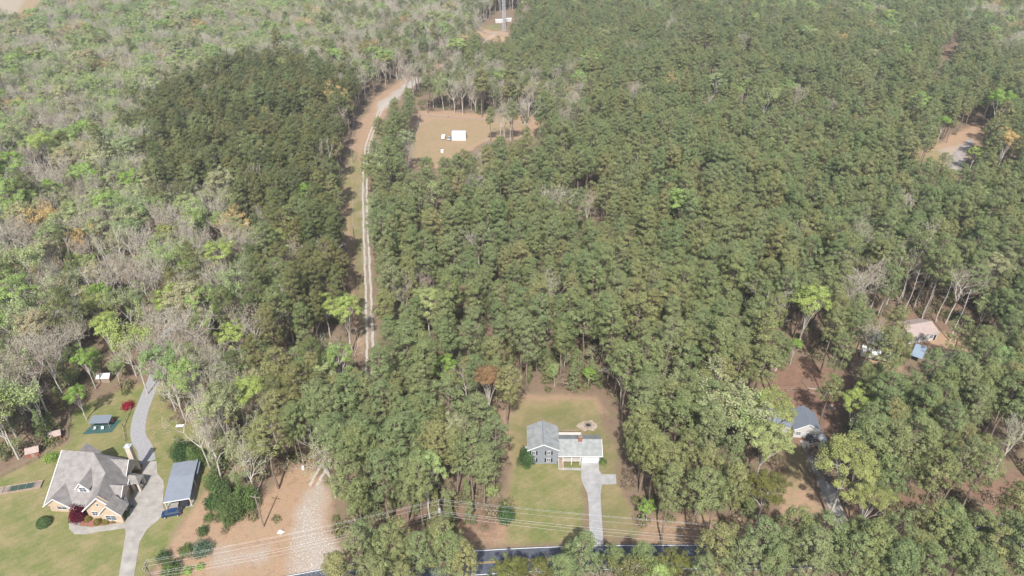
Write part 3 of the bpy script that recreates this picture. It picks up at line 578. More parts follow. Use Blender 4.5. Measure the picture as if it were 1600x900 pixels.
SPECIAL = [   # px, py of crown centre, crown height, kind, idx, scale, leaf, label
 (390, 622, 15, 'dome', 1, 1.0, 'lime', 'tall lime green tree with pale forked trunk above the gravel entrance'),
 (365, 520, 15, 'dome', 2, 0.84, 'lime', 'round lime green crown left of the track in the upper left woods'),
 (508, 478, 15, 'dome', 0, 0.79, 'lime', 'left one of two joined lime green trees at the left edge of the track'),
 (541, 490, 15, 'dome', 3, 0.95, 'lime', 'right one of two joined lime green trees reaching over the track'),
 (667, 468, 17, 'dome', 4, 1.0, 'pale', 'pale green domed tree with fanned grey branches among the pines'),
 (345, 400, 15, 'dome', 0, 0.95, 'lime', 'lime green tree beside the bare trunks in the left woods'),
 (268, 466, 15, 'dome', 2, 0.95, 'lime', 'yellow green tree with white branches above the woodland car'),
 (155, 476, 14, 'dome', 4, 0.89, 'yellow', 'golden olive tree in the left woods among bare grey trees'),
 (165, 515, 13, 'dome', 1, 0.84, 'lime', 'loose lime tree just below the golden olive one in the left woods'),
 (1266, 478, 17, 'dome', 3, 1.1, 'lime', 'tall lime green tree standing above the pines behind the red dirt yard'),
 (694, 566, 12, 'dome', 2, 0.79, 'bright', 'bright green round tree below the pale domed one among pines'),
 (1334, 655, 8, 'dome', 2, 1.0, 'lime', 'vivid lime green tree just right of the slate roofed garage'),
 (1308, 772, 9, 'dome', 4, 1.5, 'yellow', 'large olive yellow tree below the slate roofed garage, left of its neighbour'),
 (1352, 800, 8, 'dome', 2, 1.0, 'yellow', 'olive yellow tree beside the lower drive end, right of the larger one'),
 (1202, 662, 12, 'dome', 4, 1.3, 'yellow', 'yellow green tree overhanging the left side of the slate roofed garage'),
 (1190, 715, 11, 'dome', 0, 1.15, 'pale', 'pale mint green tree left of the worn drive below the garage'),
 (1195, 770, 11, 'dome', 4, 1.0, 'olive', 'thin olive tree with pale bare branches low left of the worn drive'),
 (68, 230, 15, 'dome', 3, 1.16, 'lime', 'wide yellow green crown near the left edge above the grey woods'),
 (20, 260, 15, 'dome', 0, 1.16, 'bright', 'bright green crown at the left picture edge'),
 (763, 600, 14, 'dome', 1, 0.89, 'rust', 'rusty brown round crown just left behind the grey house yard'),
 (657, 422, 16, 'bare', 2, .7, 'pinkt', 'small pinkish leafless crown set among the pines right of the track'),
 (1109, 150, 17, 'bare', 0, 1.0, 'pale', 'tall pale leafless tree alone among the far pines'),
 (1162, 145, 17, 'bare', 3, 1.0, 'pinkt', 'pinkish leafless tree right of the pale one among far pines'),
 (920, 312, 15, 'bare', 1, .85, None, 'bare grey tree in a dark gap of the pine stand'),
 (1565, 155, 14, 'dome', 2, 1.26, 'bright', 'bright green tree above the far right turnaround'),
 (1470, 205, 8, 'dome', 1, 0.89, 'bright', 'low bright green tree at the back left of the turnaround'),
 (1522, 245, 8, 'dome', 4, 0.79, 'lime', 'lime green tree at the right side of the far turnaround'),
 (1572, 225, 14, 'dome', 3, 1.05, 'tan', 'orange tan topped tree at the far right edge'),
 (1570, 705, 9, 'bare', 4, 1.0, None, 'leafless brownish tree with white limbs by the road near the right edge'),
 (1330, 425, 15, 'bare', 0, .95, None, 'leafless white limbed tree behind the brown roofed house, leftmost there'),
 (1500, 450, 15, 'bare', 2, 1.1, None, 'tall leafless tree with leaning pale trunk right behind the brown roofed house'),
 (1430, 410, 16, 'bare', 3, 1.0, None, 'thin leafless tree rising directly behind the brown roofed house'),
 (320, 320, 15, 'bare', 1, 1.1, None, 'white limbed leafless tree left of the dark pine stand'),
 (118, 140, 15, 'bare', 3, 1.2, None, 'white branched leafless tree near the top left'),
 (130, 560, 12, 'dome', 0, 0.79, 'bright', 'dense green tree left of the woodland car'),
 (125, 632, 6, 'dome', 3, 0.65, 'bright', 'fresh green tree at the back left corner of the tan brick house lawn'),
 (1010, 805, 3, 'dome', 2, 0.44, 'bright', 'small bright green tree at the lower right corner of the grey house yard'),
 (920, 590, 4, 'dome', 4, 0.44, 'bright', 'small bright green tree at the back edge of the grey house yard'),
 (1240, 550, 5, 'dome', 1, 0.53, 'bright', 'bright green sapling at the back left of the red dirt yard'),
 (650, 60, 14, 'pine', 1, 1.1, 'dpine', 'dark pine left of the far radio mast'), (1585, 815, 10, 'dome', 4, 0.73, 'bright', 'bright lime tree by the road at the right picture edge'),
]
SPECIAL = [(px, py, (13.6 * s * 1.18 if k == 'dome' and z > 12.5 else z), k, i, (s * 1.18 if k == 'dome' and z > 12.5 else s), lf, lb) for px, py, z, k, i, s, lf, lb in SPECIAL]
SPX = np.array([[s[0], s[1]] for s in SPECIAL]); SPW = np.array([at(s[0], s[1], s[2]) for s in SPECIAL]); SPR = np.array([4.6 * s[5] for s in SPECIAL])
def hides_special(P, UV, sc):
    bad = np.zeros(len(P), bool)
    for c, wv, r_ in zip(SPX, SPW, SPR):
        s0 = FPX / (wv[1] * math.cos(PITCH) + 125 * math.sin(PITCH)); near = P[:, 1] < wv[1] + 2
        dx = (UV[:, 0] - c[0]) / s0; dy = (UV[:, 1] - c[1]) / s0
        bad |= near & (np.abs(dx) < r_ * .6 + 1.7) & (dy > -r_ * .8) & (dy < r_ * 1.0 + 2.2)
        bad |= (np.hypot(P[:, 0] - wv[0], P[:, 1] - wv[1]) < r_ * .75 + 1.6)
    return bad
rng = np.random.default_rng(11)
def hz_(x, y): return float(hnoise(np.array([[x, y]]), 22, 12)[0])
def candidates(sp):
    out = []
    y = 70.0; row = 0
    while y < 905:
        half = (y * math.cos(PITCH) + CAMH * math.sin(PITCH)) * .79 + 22
        xs = np.arange(-half, half, sp) + (row % 2) * sp / 2; out.append(np.stack([xs, np.full(len(xs), y)], 1)); y += sp * .88; row += 1
    P = np.concatenate(out); return P + rng.uniform(-.33, .33, P.shape) * sp
spac = sorted({r[2] for r in BARELAND} | {DEFAULT[1]})
TREES = []      # kind, idx, x, y, scale, rot
road_in = offset(edge, 3.6); road_out = offset(edge, -ROADW - 2.6); roadpoly = [tuple(p) for p in road_in] + [tuple(p) for p in road_out[::-1]]
for sp in spac:
    P = candidates(sp); hz = 17.5
    U, Vv = pix(P[:, 0], P[:, 1], hz); UV = np.stack([U, Vv], 1)
    cl = np.clip(UV, [[2, 2]], [[1598, 898]])
    region = np.full(len(P), -1); UVj = UV + np.stack([(hnoise(P, 14, 5) - .5) * 46 + (hnoise(P, 5, 6) - .5) * 26, (hnoise(P, 14, 7) - .5) * 40], 1)
    for i in range(len(BARELAND) - 1, -1, -1): region[sdist(UVj, BARELAND[i][0]) < 0] = i
    ssel = np.array([(BARELAND[i][2] if i >= 0 else DEFAULT[1]) == sp for i in region])
    ok = ssel.copy()
    sc = FPX / (P[:, 1] * math.cos(PITCH) + (CAMH - hz) * math.sin(PITCH))
    B = np.stack(pix(P[:, 0], P[:, 1], 0.0), 1)
    for c in CLEARS:
        d = sdist(UV, c); ok &= d > (1.9 if len(c) > 4 else 0.3) * sc
        ok &= sdist(B, c) > .6 * sc
    for k in BASEKEEP: ok &= sdist(P, k) > 1.5
    ok &= sdist(P, roadpoly) > 0
    ok &= ~hides_special(P, UV, sc)
    # south of the road only hand-placed crowns; the roadside strip carries no tall trees
    e = np.array(edge); ey = np.interp(P[:, 0], e[:, 0], e[:, 1]); ok &= P[:, 1] > ey + np.where(P[:, 0] < -35, 6, 7.5)
    ok &= (hnoise(P, 6.5, 9) > .14) | (region >= 5)
    for (x, y), rg, o_ in zip(P, region, ok):
        if not o_: continue
        wts = BARELAND[rg][1] if rg >= 0 else DEFAULT[0]
        k = rng.choice(list(wts), p=np.array(list(wts.values())) / sum(wts.values()))
        TREES.append((str(k), int(rng.integers(0, len(SPECIES[k]))), x, y, (rng.uniform(.78, 1.14) + .32 * (hz_(x, y) - .5)) * (1.08 if k in ('bare', 'green') else 1.0) * (1.0 if k != 'young' else .8), rng.uniform(0, 6.28)))
# small trees and saplings that fill edges: (photo outline of their feet, spacing, mix)
FILL = [([(520, 800), (560, 790), (790, 770), (790, 812), (700, 822), (525, 838)], 5.0, dict(young=.75, smallgreen=.25)), ([(990, 770), (1220, 770), (1220, 812), (1010, 815)], 6.5, dict(young=.6, smallgreen=.4)),
        ([(330, 700), (420, 700), (430, 740), (340, 790)], 6.5, dict(smallgreen=.5, young=.5)), ([(0, 600), (110, 600), (100, 690), (0, 740)], 7, dict(smallgreen=.7, young=.3)),
        ([(100, 580), (215, 560), (200, 600), (110, 620)], 6.5, dict(smallgreen=.8, young=.2)), ([(600, 560), (930, 560), (935, 612), (800, 612), (600, 640)], 5.2, dict(smallgreen=.45, young=.55)),
        ([(640, 180), (820, 170), (830, 186), (650, 176)], 9, dict(young=.8, smallgreen=.2)), ([(1290, 690), (1560, 690), (1560, 760), (1330, 780)], 8, dict(young=.6, smallgreen=.4)),
        ([(-200, 300), (400, 300), (520, 640), (260, 560), (-200, 640)], 15, dict(smallgreen=.8, young=.2))]
for poly, sp, wts in FILL:
    W = np.array(apoly(poly)); lo = W.min(0); hi = W.max(0); gx, gy = np.meshgrid(np.arange(lo[0], hi[0], sp), np.arange(lo[1], hi[1], sp)); P = np.stack([gx.ravel(), gy.ravel()], 1) + rng.uniform(-.4, .4, (gx.size, 2)) * sp
    P = P[(sdist(P, W) < 0)]; B = np.stack(pix(P[:, 0], P[:, 1], 0.0), 1); ok = np.ones(len(P), bool)
    for c in CLEARS: ok &= sdist(B, c) > 4
    for k in BASEKEEP: ok &= sdist(P, k) > 1.5
    ok &= sdist(P, roadpoly) > 1.5
    for x, y in P[ok]:
        k = str(rng.choice(list(wts), p=list(wts.values()))); TREES.append((k, int(rng.integers(0, len(SPECIES[k]))), x, y, rng.uniform(.5, .95) if k == 'young' else rng.uniform(.3, .5), rng.uniform(0, 6.28)))
# hand-placed trees: (photo crown centre px, py, crown height m, kind, idx, scale, leaf, label)
HAND = [
 (560, 868, 15, 'pine', 0, .95, None), (610, 866, 15, 'pine', 1, .92, None), (655, 872, 15, 'pine', 3, .9, None), (700, 878, 14, 'pine', 4, .88, None), (588, 895, 15, 'pine', 5, .92, None), (640, 905, 15, 'pine', 6, .9, None), (530, 900, 15, 'pine', 2, .9, None),
 (820, 893, 12, 'green', 1, .72, 'olive'), (772, 908, 11, 'acc', 2, .6, None), (905, 880, 13, 'pine', 4, .85, None), (945, 905, 12, 'bare', 1, .75, 'pinkt'), (985, 885, 15, 'green', 0, .9, 'olive'), (1030, 895, 14, 'green', 3, .8, 'olive'), (935, 868, 8, 'young', 1, .75, None), (880, 905, 13, 'pine', 2, .85, None),
 (1118, 868, 16, 'pine', 0, 1., None), (1160, 890, 16, 'pine', 3, 1., None), (1225, 865, 16, 'pine', 5, 1., None), (1265, 885, 16, 'pine', 1, 1.02, None), (1310, 850, 16, 'pine', 2, .98, None), (1350, 880, 16, 'pine', 4, 1.02, None), (1400, 890, 16, 'pine', 6, 1., None), (1205, 900, 15, 'pine', 6, 1, None), (1090, 905, 14, 'pine', 6, .9, None),
 (1140, 845, 15, 'pine', 7, .8, None), (1185, 862, 16, 'pine', 1, 1., None), (1240, 838, 16, 'pine', 3, .95, None), (1285, 860, 16, 'pine', 7, 1., None), (1330, 882, 16, 'pine', 3, 1., None), (1375, 868, 16, 'pine', 0, 1., None), (1425, 868, 16, 'pine', 5, 1., None), (1345, 842, 15, 'pine', 5, .9, None), (1395, 845, 16, 'pine', 7, 1., None), (1515, 850, 16, 'pine', 2, 1.05, None), (1545, 870, 16, 'pine', 7, 1., None), (1475, 842, 16, 'pine', 4, 1., None), (1580, 880, 16, 'pine', 1, 1.05, None), (630, 850, 15, 'pine', 7, .9, None), (690, 856, 14, 'pine', 3, .85, None), (725, 885, 13, 'pine', 1, .8, None), (575, 848, 13, 'pine', 4, .75, None), (1055, 880, 14, 'green', 5, .8, 'olive'), (1005, 870, 14, 'pine', 8, .9, None), (960, 872, 12, 'pine', 5, .72, None), (845, 885, 12, 'green', 4, .68, 'olive'), (795, 895, 12, 'green', 6, .7, 'olive'), (890, 862, 10, 'pine', 8, .65, None),
 (1375, 838, 14, 'green', 2, .7, 'pale'), (1455, 838, 16, 'pine', 1, 1, None), (1490, 870, 16, 'pine', 3, 1, None), (1535, 895, 16, 'pine', 5, 1, None), (1560, 850, 15, 'pine', 0, 1, None), (1590, 800, 14, 'pine', 2, 1, None), (1610, 870, 16, 'pine', 4, 1, None), (1440, 895, 16, 'pine', 0, 1, None),
]
LEAFS = dict(olive=leafmat('olive_spring_leaves', [(.17, .17, .055), (.15, .165, .05)], trans=.3), pale=L_pale, lime=L_lime, bright=L_bright, yellow=L_yellow, tan=L_tan, rust=L_rust, pinkt=L_pinkt, maroon=L_maroon, red=L_red, dpine=L_pined)
for q_, (px, py) in enumerate([(1010, 700), (1040, 735), (1075, 700), (1100, 740), (1140, 720), (1165, 690), (1330, 720), (1372, 690), (1410, 660), (1440, 700), (1480, 670), (1400, 740), (1460, 750), (1500, 730), (1425, 600), (1475, 610), (1390, 620), (1350, 610), (1520, 640), (1545, 690), (1365, 655), (1180, 640), (1150, 770), (1120, 765), (1320, 505), (1348, 520), (1402, 500), (1385, 590), (1310, 560), (1222, 545), (1300, 520), (1455, 590), (1300, 600), (1495, 600), (1340, 640), (1400, 690), (1440, 640), (1530, 740), (1370, 760), (1095, 780), (1045, 775)]):
    HAND.append((px, py, 16, 'pine', q_ % 9, 1.0 - .06 * (q_ % 3), None))
for q_, (px, py) in enumerate([(120, 430), (165, 545), (185, 520), (210, 560), (225, 500), (255, 560), (280, 545), (300, 520), (90, 470), (120, 520), (330, 640), (300, 600), (345, 580), (420, 640), (290, 450), (50, 620), (20, 580), (140, 350), (215, 395), (70, 330), (270, 600)]):
    HAND.append((px, py, 14, 'bare', q_ % 5, .95 + .05 * (q_ % 4), None))
for q_, (px, py) in enumerate([(545, 640), (600, 640), (650, 650), (700, 640), (745, 660), (560, 700), (620, 710), (680, 700), (735, 720), (545, 760), (600, 760), (655, 765), (520, 690), (770, 700)]):
    HAND.append((px, py, 16, 'pine', [1, 3, 5, 7, 0][q_ % 5], 1.08 - .05 * (q_ % 3), None))
for q_, (px, py) in enumerate([(440, 585), (472, 605), (432, 640), (488, 585), (458, 655), (405, 560), (500, 640), (415, 690)]):
    HAND.append((px, py, 17, 'pine', [7, 1, 3, 0, 5][q_ % 5], 1.02 - .05 * (q_ % 3), None))
BASEOK = []
for px, py, z, k, i, s, lf in HAND:
    x, y = at(px, py, z)
    if py < 790 and hides_special(np.array([[x, y]]), np.array([[px, py]], float), FPX / (y * math.cos(PITCH) + 124 * math.sin(PITCH)))[0]: continue
    TREES.append((k, i, x, y, s, px * .37, lf))
# ------ the nearest 300 of each kind become things, the rest of the wood is one mass per kind
LAND = [((135, 760), 'the tan house'), ((270, 760), 'the carport'), ((485, 790), 'the gravel entrance'), ((885, 700), 'the grey house'), ((1265, 675), 'the slate garage'),
        ((1450, 540), 'the brown roof'), ((690, 832), 'the roadside power pole'), ((578, 560), 'the near track end'), ((572, 400), 'the track middle'), ((710, 215), 'the white building'),
        ((1490, 250), 'the far turnaround'), ((1060, 862), 'the road centre'), ((160, 668), 'the backyard shed'), ((255, 535), 'the car in the woods'), ((1454, 815), 'the road bend'),
        ((1320, 800), 'the worn drive mouth'), ((1210, 580), 'the red dirt yard'), ((665, 490), 'the pale domed tree'), ((760, 640), 'the rusty brown crown'), ((1365, 560), 'the white trailer'), ((940, 600), 'the grey house backyard'), ((60, 560), 'the left edge woods'), ((395, 680), 'the tall lime green tree'), ((920, 360), 'the pine gap'), ((1270, 540), 'the tallest lime tree')]
LW = np.array([at(*p) for p, _ in LAND])
FAM = dict(dome='green', pine='pine', pined='pine', young='young', bare='bare', green='green', acc='green', smallgreen='green')
WORD = dict(pine='tall green pine', pined='tall dark pine', young='short bushy young pine', bare='leafless grey tree', green='spring green leafy tree', acc='pale budding tree', smallgreen='small spring green tree')
PLUR = dict(pine='tall green pines', pined='tall dark pines', young='short young pines', bare='leafless grey trees', green='spring green leafy trees', acc='pale budding trees', smallgreen='small spring green trees')
CAT = dict(pine='pine tree', young='young pine', bare='bare tree', green='leafy tree')
NAME = dict(dome='leafing_tree', pine='pine_tree', young='young_pine', bare='bare_tree', green='leafing_tree')
def key(t):
    x, y = t[2], t[3]; u, v = pix(x, y, 14 * t[4]); 
    return math.hypot(x, y) + (0 if (-5 < u < 1605 and 0 < v < 908) else 5000)
byfam = {}
for t in TREES: byfam.setdefault(FAM[t[0]], []).append(t)
LIM = dict(pine=300, bare=235, green=230, young=120)
STUFF = {}
cells = {}
for fam, lst in byfam.items():
    lst.sort(key=key); n = sum(1 for t in lst if key(t) < 5000)
    nn = min(LIM[fam], n)
    for t in lst[:nn]:
        d = np.hypot(LW[:, 0] - t[2], LW[:, 1] - t[3]) ; i = int(d.argmin()); dx, dy = t[2] - LW[i, 0], t[3] - LW[i, 1]
        dr = ('right of' if dx > 0 else 'left of') if abs(dx) > abs(dy) else ('behind' if dy > 0 else 'in front of')
        cells.setdefault((t[0], i, dr), []).append((d[i], t))
    for t in lst[nn:]: STUFF.setdefault(t[0], []).append(t)
ORD = ['closest', 'second closest', 'third closest', 'fourth closest']
for (k, i, dr), lst in cells.items():
    lst.sort(key=lambda q: q[0]); lm = LAND[i][1]
    for j, (d, t) in enumerate(lst):
        if len(lst) == 1: lb = f'{WORD[k]} {dr} {lm}, the only one there'
        elif j < 4: lb = f'{WORD[k]} {dr} {lm}, {ORD[j]} to it'
        else: lb = f'{WORD[k]} {dr} {lm}, farther than the closest four' if len(lst) > 5 else f'{WORD[k]} {dr} {lm}, farthest from it'
        place_tree(k, t[1], t[2], t[3], t[4] * (1.0 + .16 * math.sin(t[5] * 5) + (.12 if k == 'pine' and t[3] < 190 else 0)), t[5], lb, CAT[FAM[k]], f'{PLUR[k]} {dr} {lm}', sz=t[4], leaf=LEAFS.get(t[6]) if len(t) > 6 and t[6] else None, name=NAME[FAM[k]])
for px, py, z, k, i, s, lf, lb in SPECIAL:
    x, y = at(px, py, z); place_tree(k, i, x, y, s, px * .71, lb, CAT[FAM[k]], None, leaf=LEAFS.get(lf) if lf else None, name=NAME[FAM[k]])
def protos_of(k):
    """each source mesh gets its tree from one that already stands in the wood"""
    out = []
    for tm, cm in SPECIES[k]:
        to = next((o for o in bpy.data.objects if o.data == tm), None); co = next((o for o in bpy.data.objects if o.data == cm), None)
        out.append([to, co] if to and co else None)
    return out
MASS = dict(pine='dense mass of green pines beyond the nearest ones', pined='dark pine stand left of the dirt track', bare='grey leafless woods in the distance', green='spring green trees mixed through the far woods', acc='pale pink, lime and tan crowns dotted in the far woods', young='young pines at the wood edges', smallgreen='small green trees in the far understorey')
SNAME = dict(dome='leafing_tree', pine='pine_forest', pined='dark_pine_forest', bare='leafless_forest', green='leafing_forest', acc='budding_forest', young='young_pine_thicket', smallgreen='green_understorey')
cnt = {}
for k, lst in STUFF.items():
    pr = protos_of(k); have = [i for i, p in enumerate(pr) if p]
    if not have: continue
    mp = [i for i in have]; cnt[k] = len(lst)
    scatter(SNAME[k], [(t[2], t[3]) for t in lst], [t[4] for t in lst], [t[5] for t in lst], [t[1] % len(mp) for t in lst], [pr[i] for i in mp], MASS[k])
print('TREES', {k: len(v) for k, v in byfam.items()}, 'stuff', cnt)
# undergrowth: dry brush and saplings between the trunks
brush_src = []
for i, me in enumerate(BRUSH):
    x, y = at(*[(340, 812), (352, 830), (432, 812), (300, 868)][i]); o = bpy.data.objects.new('brush_clump', me); link(o); o.location = (x, y, 0); o.scale = (.8,) * 3
    tag(o, ['tan brush clump on the dirt bank below the dark shrubs', 'dry brush clump low on the dirt bank, second from the carport', 'dry brush clump beside the roadside dirt, near the left pole', 'dry brush clump left of the power lines on the dirt bank'][i], 'brush', 'dry brush clumps on the dirt bank'); brush_src.append([o])
bp_ = []
for sp, pr, ymax in ((4.2, .75, 330), (7.5, .8, 900)):
    P = candidates(sp)
    P = P[rng.random(len(P)) < pr]; B = np.stack(pix(P[:, 0], P[:, 1], 0.0), 1); ok = (P[:, 1] < ymax) & ((P[:, 1] > 200) | (ymax < 800))
    for c in CLEARS: ok &= sdist(B, c) > 3
    for k in BASEKEEP: ok &= sdist(P, k) > 1
    ok &= sdist(P, roadpoly) > 1
    left = sdist(B, [(-500, -100), (480, -100), (500, 200), (540, 560), (500, 740), (330, 760), (-500, 760)]) < 0
    ok &= left | (rng.random(len(P)) < .8)
    bp_.append(P[ok])
BP = np.concatenate(bp_)
scatter('undergrowth', BP, rng.uniform(.6, 1.7, len(BP)), rng.uniform(0, 6.28, len(BP)), rng.integers(0, 4, len(BP)), brush_src, 'dry brush and saplings under the trees')
# ------------------------------------------------------------------ buildings
def window(parent, x0, x1, z0, z1, y, axis='y', sgn=-1, bars=True, m=None):
    """window as a part: frame with its pane as sub-part; axis 'y' faces -y, 'x' faces +x"""
    f = MB(); t = .09; e = .06
    def bx(mb, a0, a1, c0, c1, d0, d1):
        if axis == 'y': mb.box(a0, a1, y - d1, y - d0, c0, c1)
        else: mb.box(y + d0, y + d1, a0, a1, c0, c1)
    bx(f, x0, x1, z0, z0 + t, .0, e); bx(f, x0, x1, z1 - t, z1, .0, e); bx(f, x0, x0 + t, z0 + t, z1 - t, .0, e); bx(f, x1 - t, x1, z0 + t, z1 - t, .0, e)
    if bars:
        bx(f, (x0 + x1) / 2 - .03, (x0 + x1) / 2 + .03, z0 + t, z1 - t, .0, e * .8); bx(f, x0 + t, x1 - t, (z0 + z1) / 2 - .03, (z0 + z1) / 2 + .03, .0, e * .7)
    o = f.build('window', m or M_white, parent); p = MB(); bx(p, x0 + t, x1 - t, z0 + t, z1 - t, .005, .02); p.build('pane', M_glass, o); return o
def house_a():
    x0, y0 = at(69, 789, 3)
    r = thing('tan_house', (x0, y0), R(-3), 'large tan stone house with sprawling taupe shingle roof and front gables', 'house')
    W = MB()
    W.prism([(.5, .6), (7.1, .6), (7.1, 2.6), (11.4, 2.6), (11.4, .2), (20, .2), (15.4, 12.8), (13.8, 14.4), (.5, 14.4)], 0, 3.15)
    W.add([(.8, .55, 3.1), (6.6, .55, 3.1), (3.7, .55, 5.6)], [(0, 1, 2)]); W.add([(.7, .75, 3.1), (6.7, .75, 3.1), (3.7, .75, 5.6)], [(0, 2, 1)])
    W.build('wall', M_stucco, r)
    g = MB(); g.add([(11.3, -.9, 3.2), (20.3, -.9, 3.2), (15.8, -.9, 8.1), (11.3, -.5, 3.2), (20.3, -.5, 3.2), (15.8, -.5, 8.1)], [(0, 1, 2), (3, 5, 4), (0, 2, 5, 3), (1, 4, 5, 2), (0, 3, 4, 1)]); g.box(11.4, 20, -.9, .25, 0, 3.2); g.build('gable_wall', M_stucco, r)
    # main roof
    V = [(0, 0, 3), (11, 0, 3.0), (13.9, 6.4, 8.3), (8.5, 11.3, 10.3), (0, 11.6, 10.4), (10.6, -1.4, 2.9), (15.8, -1.4, 8.0), (20.8, -1.4, 2.9), (15.9, 13.2, 4.2), (14.2, 14.8, 4.4), (0, 15.2, 6.2)]
    rf = MB(); rf.add(V, [(0, 1, 3, 4), (1, 2, 3), (5, 6, 2, 1), (6, 7, 8, 2), (8, 9, 3, 2), (9, 10, 4, 3)]); roof = rf.build('roof', M_shingA, r, solid=.22)
    tr = MB()   # pale bargeboards and gutters
    for a, b in ((V[0], V[4]), (V[5], V[6]), (V[6], V[7]), (V[7], V[8]), (V[0], (7.2, 0, 3))): tr.bar(Vector(a) + Vector((0, -.03, -.05)), Vector(b) + Vector((0, -.03, -.05)), .16, .28)
    tr.build('fascia', M_white, roof)
    def gable(nm, xl, xr, yf, yb, ze, zr, wallm, m=M_shingA, win=None, axis='y', wallz=None):
        """small gable roof; ridge along y (axis y, faces the front) or along x (axis x, faces right)"""
        xm = (xl + xr) / 2; T = (lambda a, b, z: (a, b, z)) if axis == 'y' else (lambda a, b, z: (b, a, z))
        q = MB(); q.add([T(xl, yf, ze), T(xm, yf, zr), T(xr, yf, ze), T(xl, yb, ze), T(xm, yb, zr), T(xr, yb, ze)], [(0, 1, 4, 3), (1, 2, 5, 4)]); o = q.build(nm, m, r, solid=.16)
        s = .35 if axis == 'y' else -.35; z0 = wallz if wallz is not None else ze
        q = MB(); a, b = xl + .3, xr - .3; zz = zr - .3
        q.add([T(a, yf + s, z0), T(b, yf + s, z0), T(b, yf + s, ze + .1), T(xm, yf + s, zz), T(a, yf + s, ze + .1), T(a, yf + 2.2 * s, z0), T(b, yf + 2.2 * s, z0), T(b, yf + 2.2 * s, ze + .1), T(xm, yf + 2.2 * s, zz), T(a, yf + 2.2 * s, ze + .1)],
              [(0, 1, 2, 3, 4), (9, 8, 7, 6, 5), (0, 5, 6, 1), (1, 6, 7, 2), (2, 7, 8, 3), (3, 8, 9, 4), (4, 9, 5, 0)]); q.build('gable_face', wallm, o)
        t = MB(); e = -.04 if axis == 'y' else .04
        t.bar(T(xl, yf + e, ze - .02), T(xm, yf + e, zr - .02), .12, .22); t.bar(T(xm, yf + e, zr - .02), T(xr, yf + e, ze - .02), .12, .22); t.build('bargeboard', M_white, o); return o
    gable('gable_roof', .1, 7.3, -.7, 4.6, 3.1, 6.1, M_stucco)
    gable('gable_roof', 15.2, 21.1, -2.3, 1.5, 3.0, 6.3, M_stucco, wallz=0)
    d = gable('dormer', 7.4, 11.0, 2.6, 8.6, 6.1, 8.3, M_white, wallz=4.3); window(d, 8.25, 10.15, 5.0, 6.6, 2.92)
    gable('side_dormer', 8.7, 14.6, 16.9, 11.2, 4.7, 7.7, M_stuccol, axis='x', wallz=3.6)
    gable('side_dormer', 1.9, 6.1, 19.3, 15.0, 4.7, 6.7, M_stuccol, axis='x', wallz=3.6)
    q = MB(); q.add([(.5, 11.4, 6.0), (3.7, 11.4, 9.2), (6.9, 11.4, 6.0), (.5, 15.6, 6.0), (3.7, 15.6, 9.2), (6.9, 15.6, 6.0)], [(0, 1, 4, 3), (1, 2, 5, 4)]); wr = q.build('rear_roof', M_shingA, r, solid=.16)
    q = MB(); q.box(1.0, 6.4, 12, 15.3, 0, 6.0); q.build('rear_wall', M_stucco, r)
    ch = MB(); ch.box(14.7, 16.1, 14.3, 15.5, 0, 9.2); co = ch.build('chimney', M_stuccol, r, bevel=.03); c2 = MB(); c2.box(14.55, 16.25, 14.15, 15.65, 9.2, 9.4); c2.box(15, 15.8, 14.6, 15.2, 9.4, 9.75); c2.build('chimney_cap', M_steel, co)
    # side entry porch
    p = MB(); p.add([(16.6, 7.8, 3.4), (20.2, 7.8, 2.9), (19.8, 11.2, 2.9), (16.2, 11.2, 3.4), (16.8, 9.5, 4.5), (18.8, 9.5, 4.2)], [(0, 1, 5, 4), (1, 2, 5), (2, 3, 4, 5), (3, 0, 4)]); po = p.build('porch_roof', M_shingA, r, solid=.15)
    for (cx, cy) in ((19.8, 8.2), (19.4, 10.8), (18.2, 8.2)): c = MB(); c.box(cx - .3, cx + .3, cy - .3, cy + .3, 0, 2.9); c.build('porch_column', M_stuccol, r)
    s = MB(); s.box(17.6, 20.1, 7.8, 11.1, 0, .18); s.build('porch_step', M_conc, r)
    gd = MB(); gd.prism([(19.75, 1.2), (19.8, 1.22), (18.75, 4.1), (18.7, 4.08)], 0, 2.4); gd.build('garage_door', M_white, r)
    window(r, 2.4, 5.0, .9, 2.7, .58); window(r, 16.6, 19.4, .9, 2.6, -1.97); window(r, 12.5, 14.2, 1.0, 2.5, -.92); window(r, 14.6, 15.3, 4.5, 5.5, -.92, bars=False)
    
    dd = MB(); dd.box(8.6, 9.8, 2.52, 2.6, 0, 2.4); dr = dd.build('door', M_wood, r, ); h = MB(); h.box(9.6, 9.68, 2.46, 2.52, 1, 1.2); h.build('handle', M_steel, dr)
    c = MB(); c.box(7.3, 7.7, .2, .6, 0, 3.0); c.build('porch_column', M_white, r); c = MB(); c.box(10.6, 11.0, .2, .6, 0, 3.0); c.build('porch_column', M_white, r)
    for vx, vy in ((12.4, 10.6), (2.5, 6.2)):
        v = MB(); zt = 3 + .64 * vy if vx < 9 else 6.6; v.tube((vx, vy, zt - .6), (vx, vy, zt + .45), .06, .06); v.build('vent_pipe', M_steel, roof)
house_a()
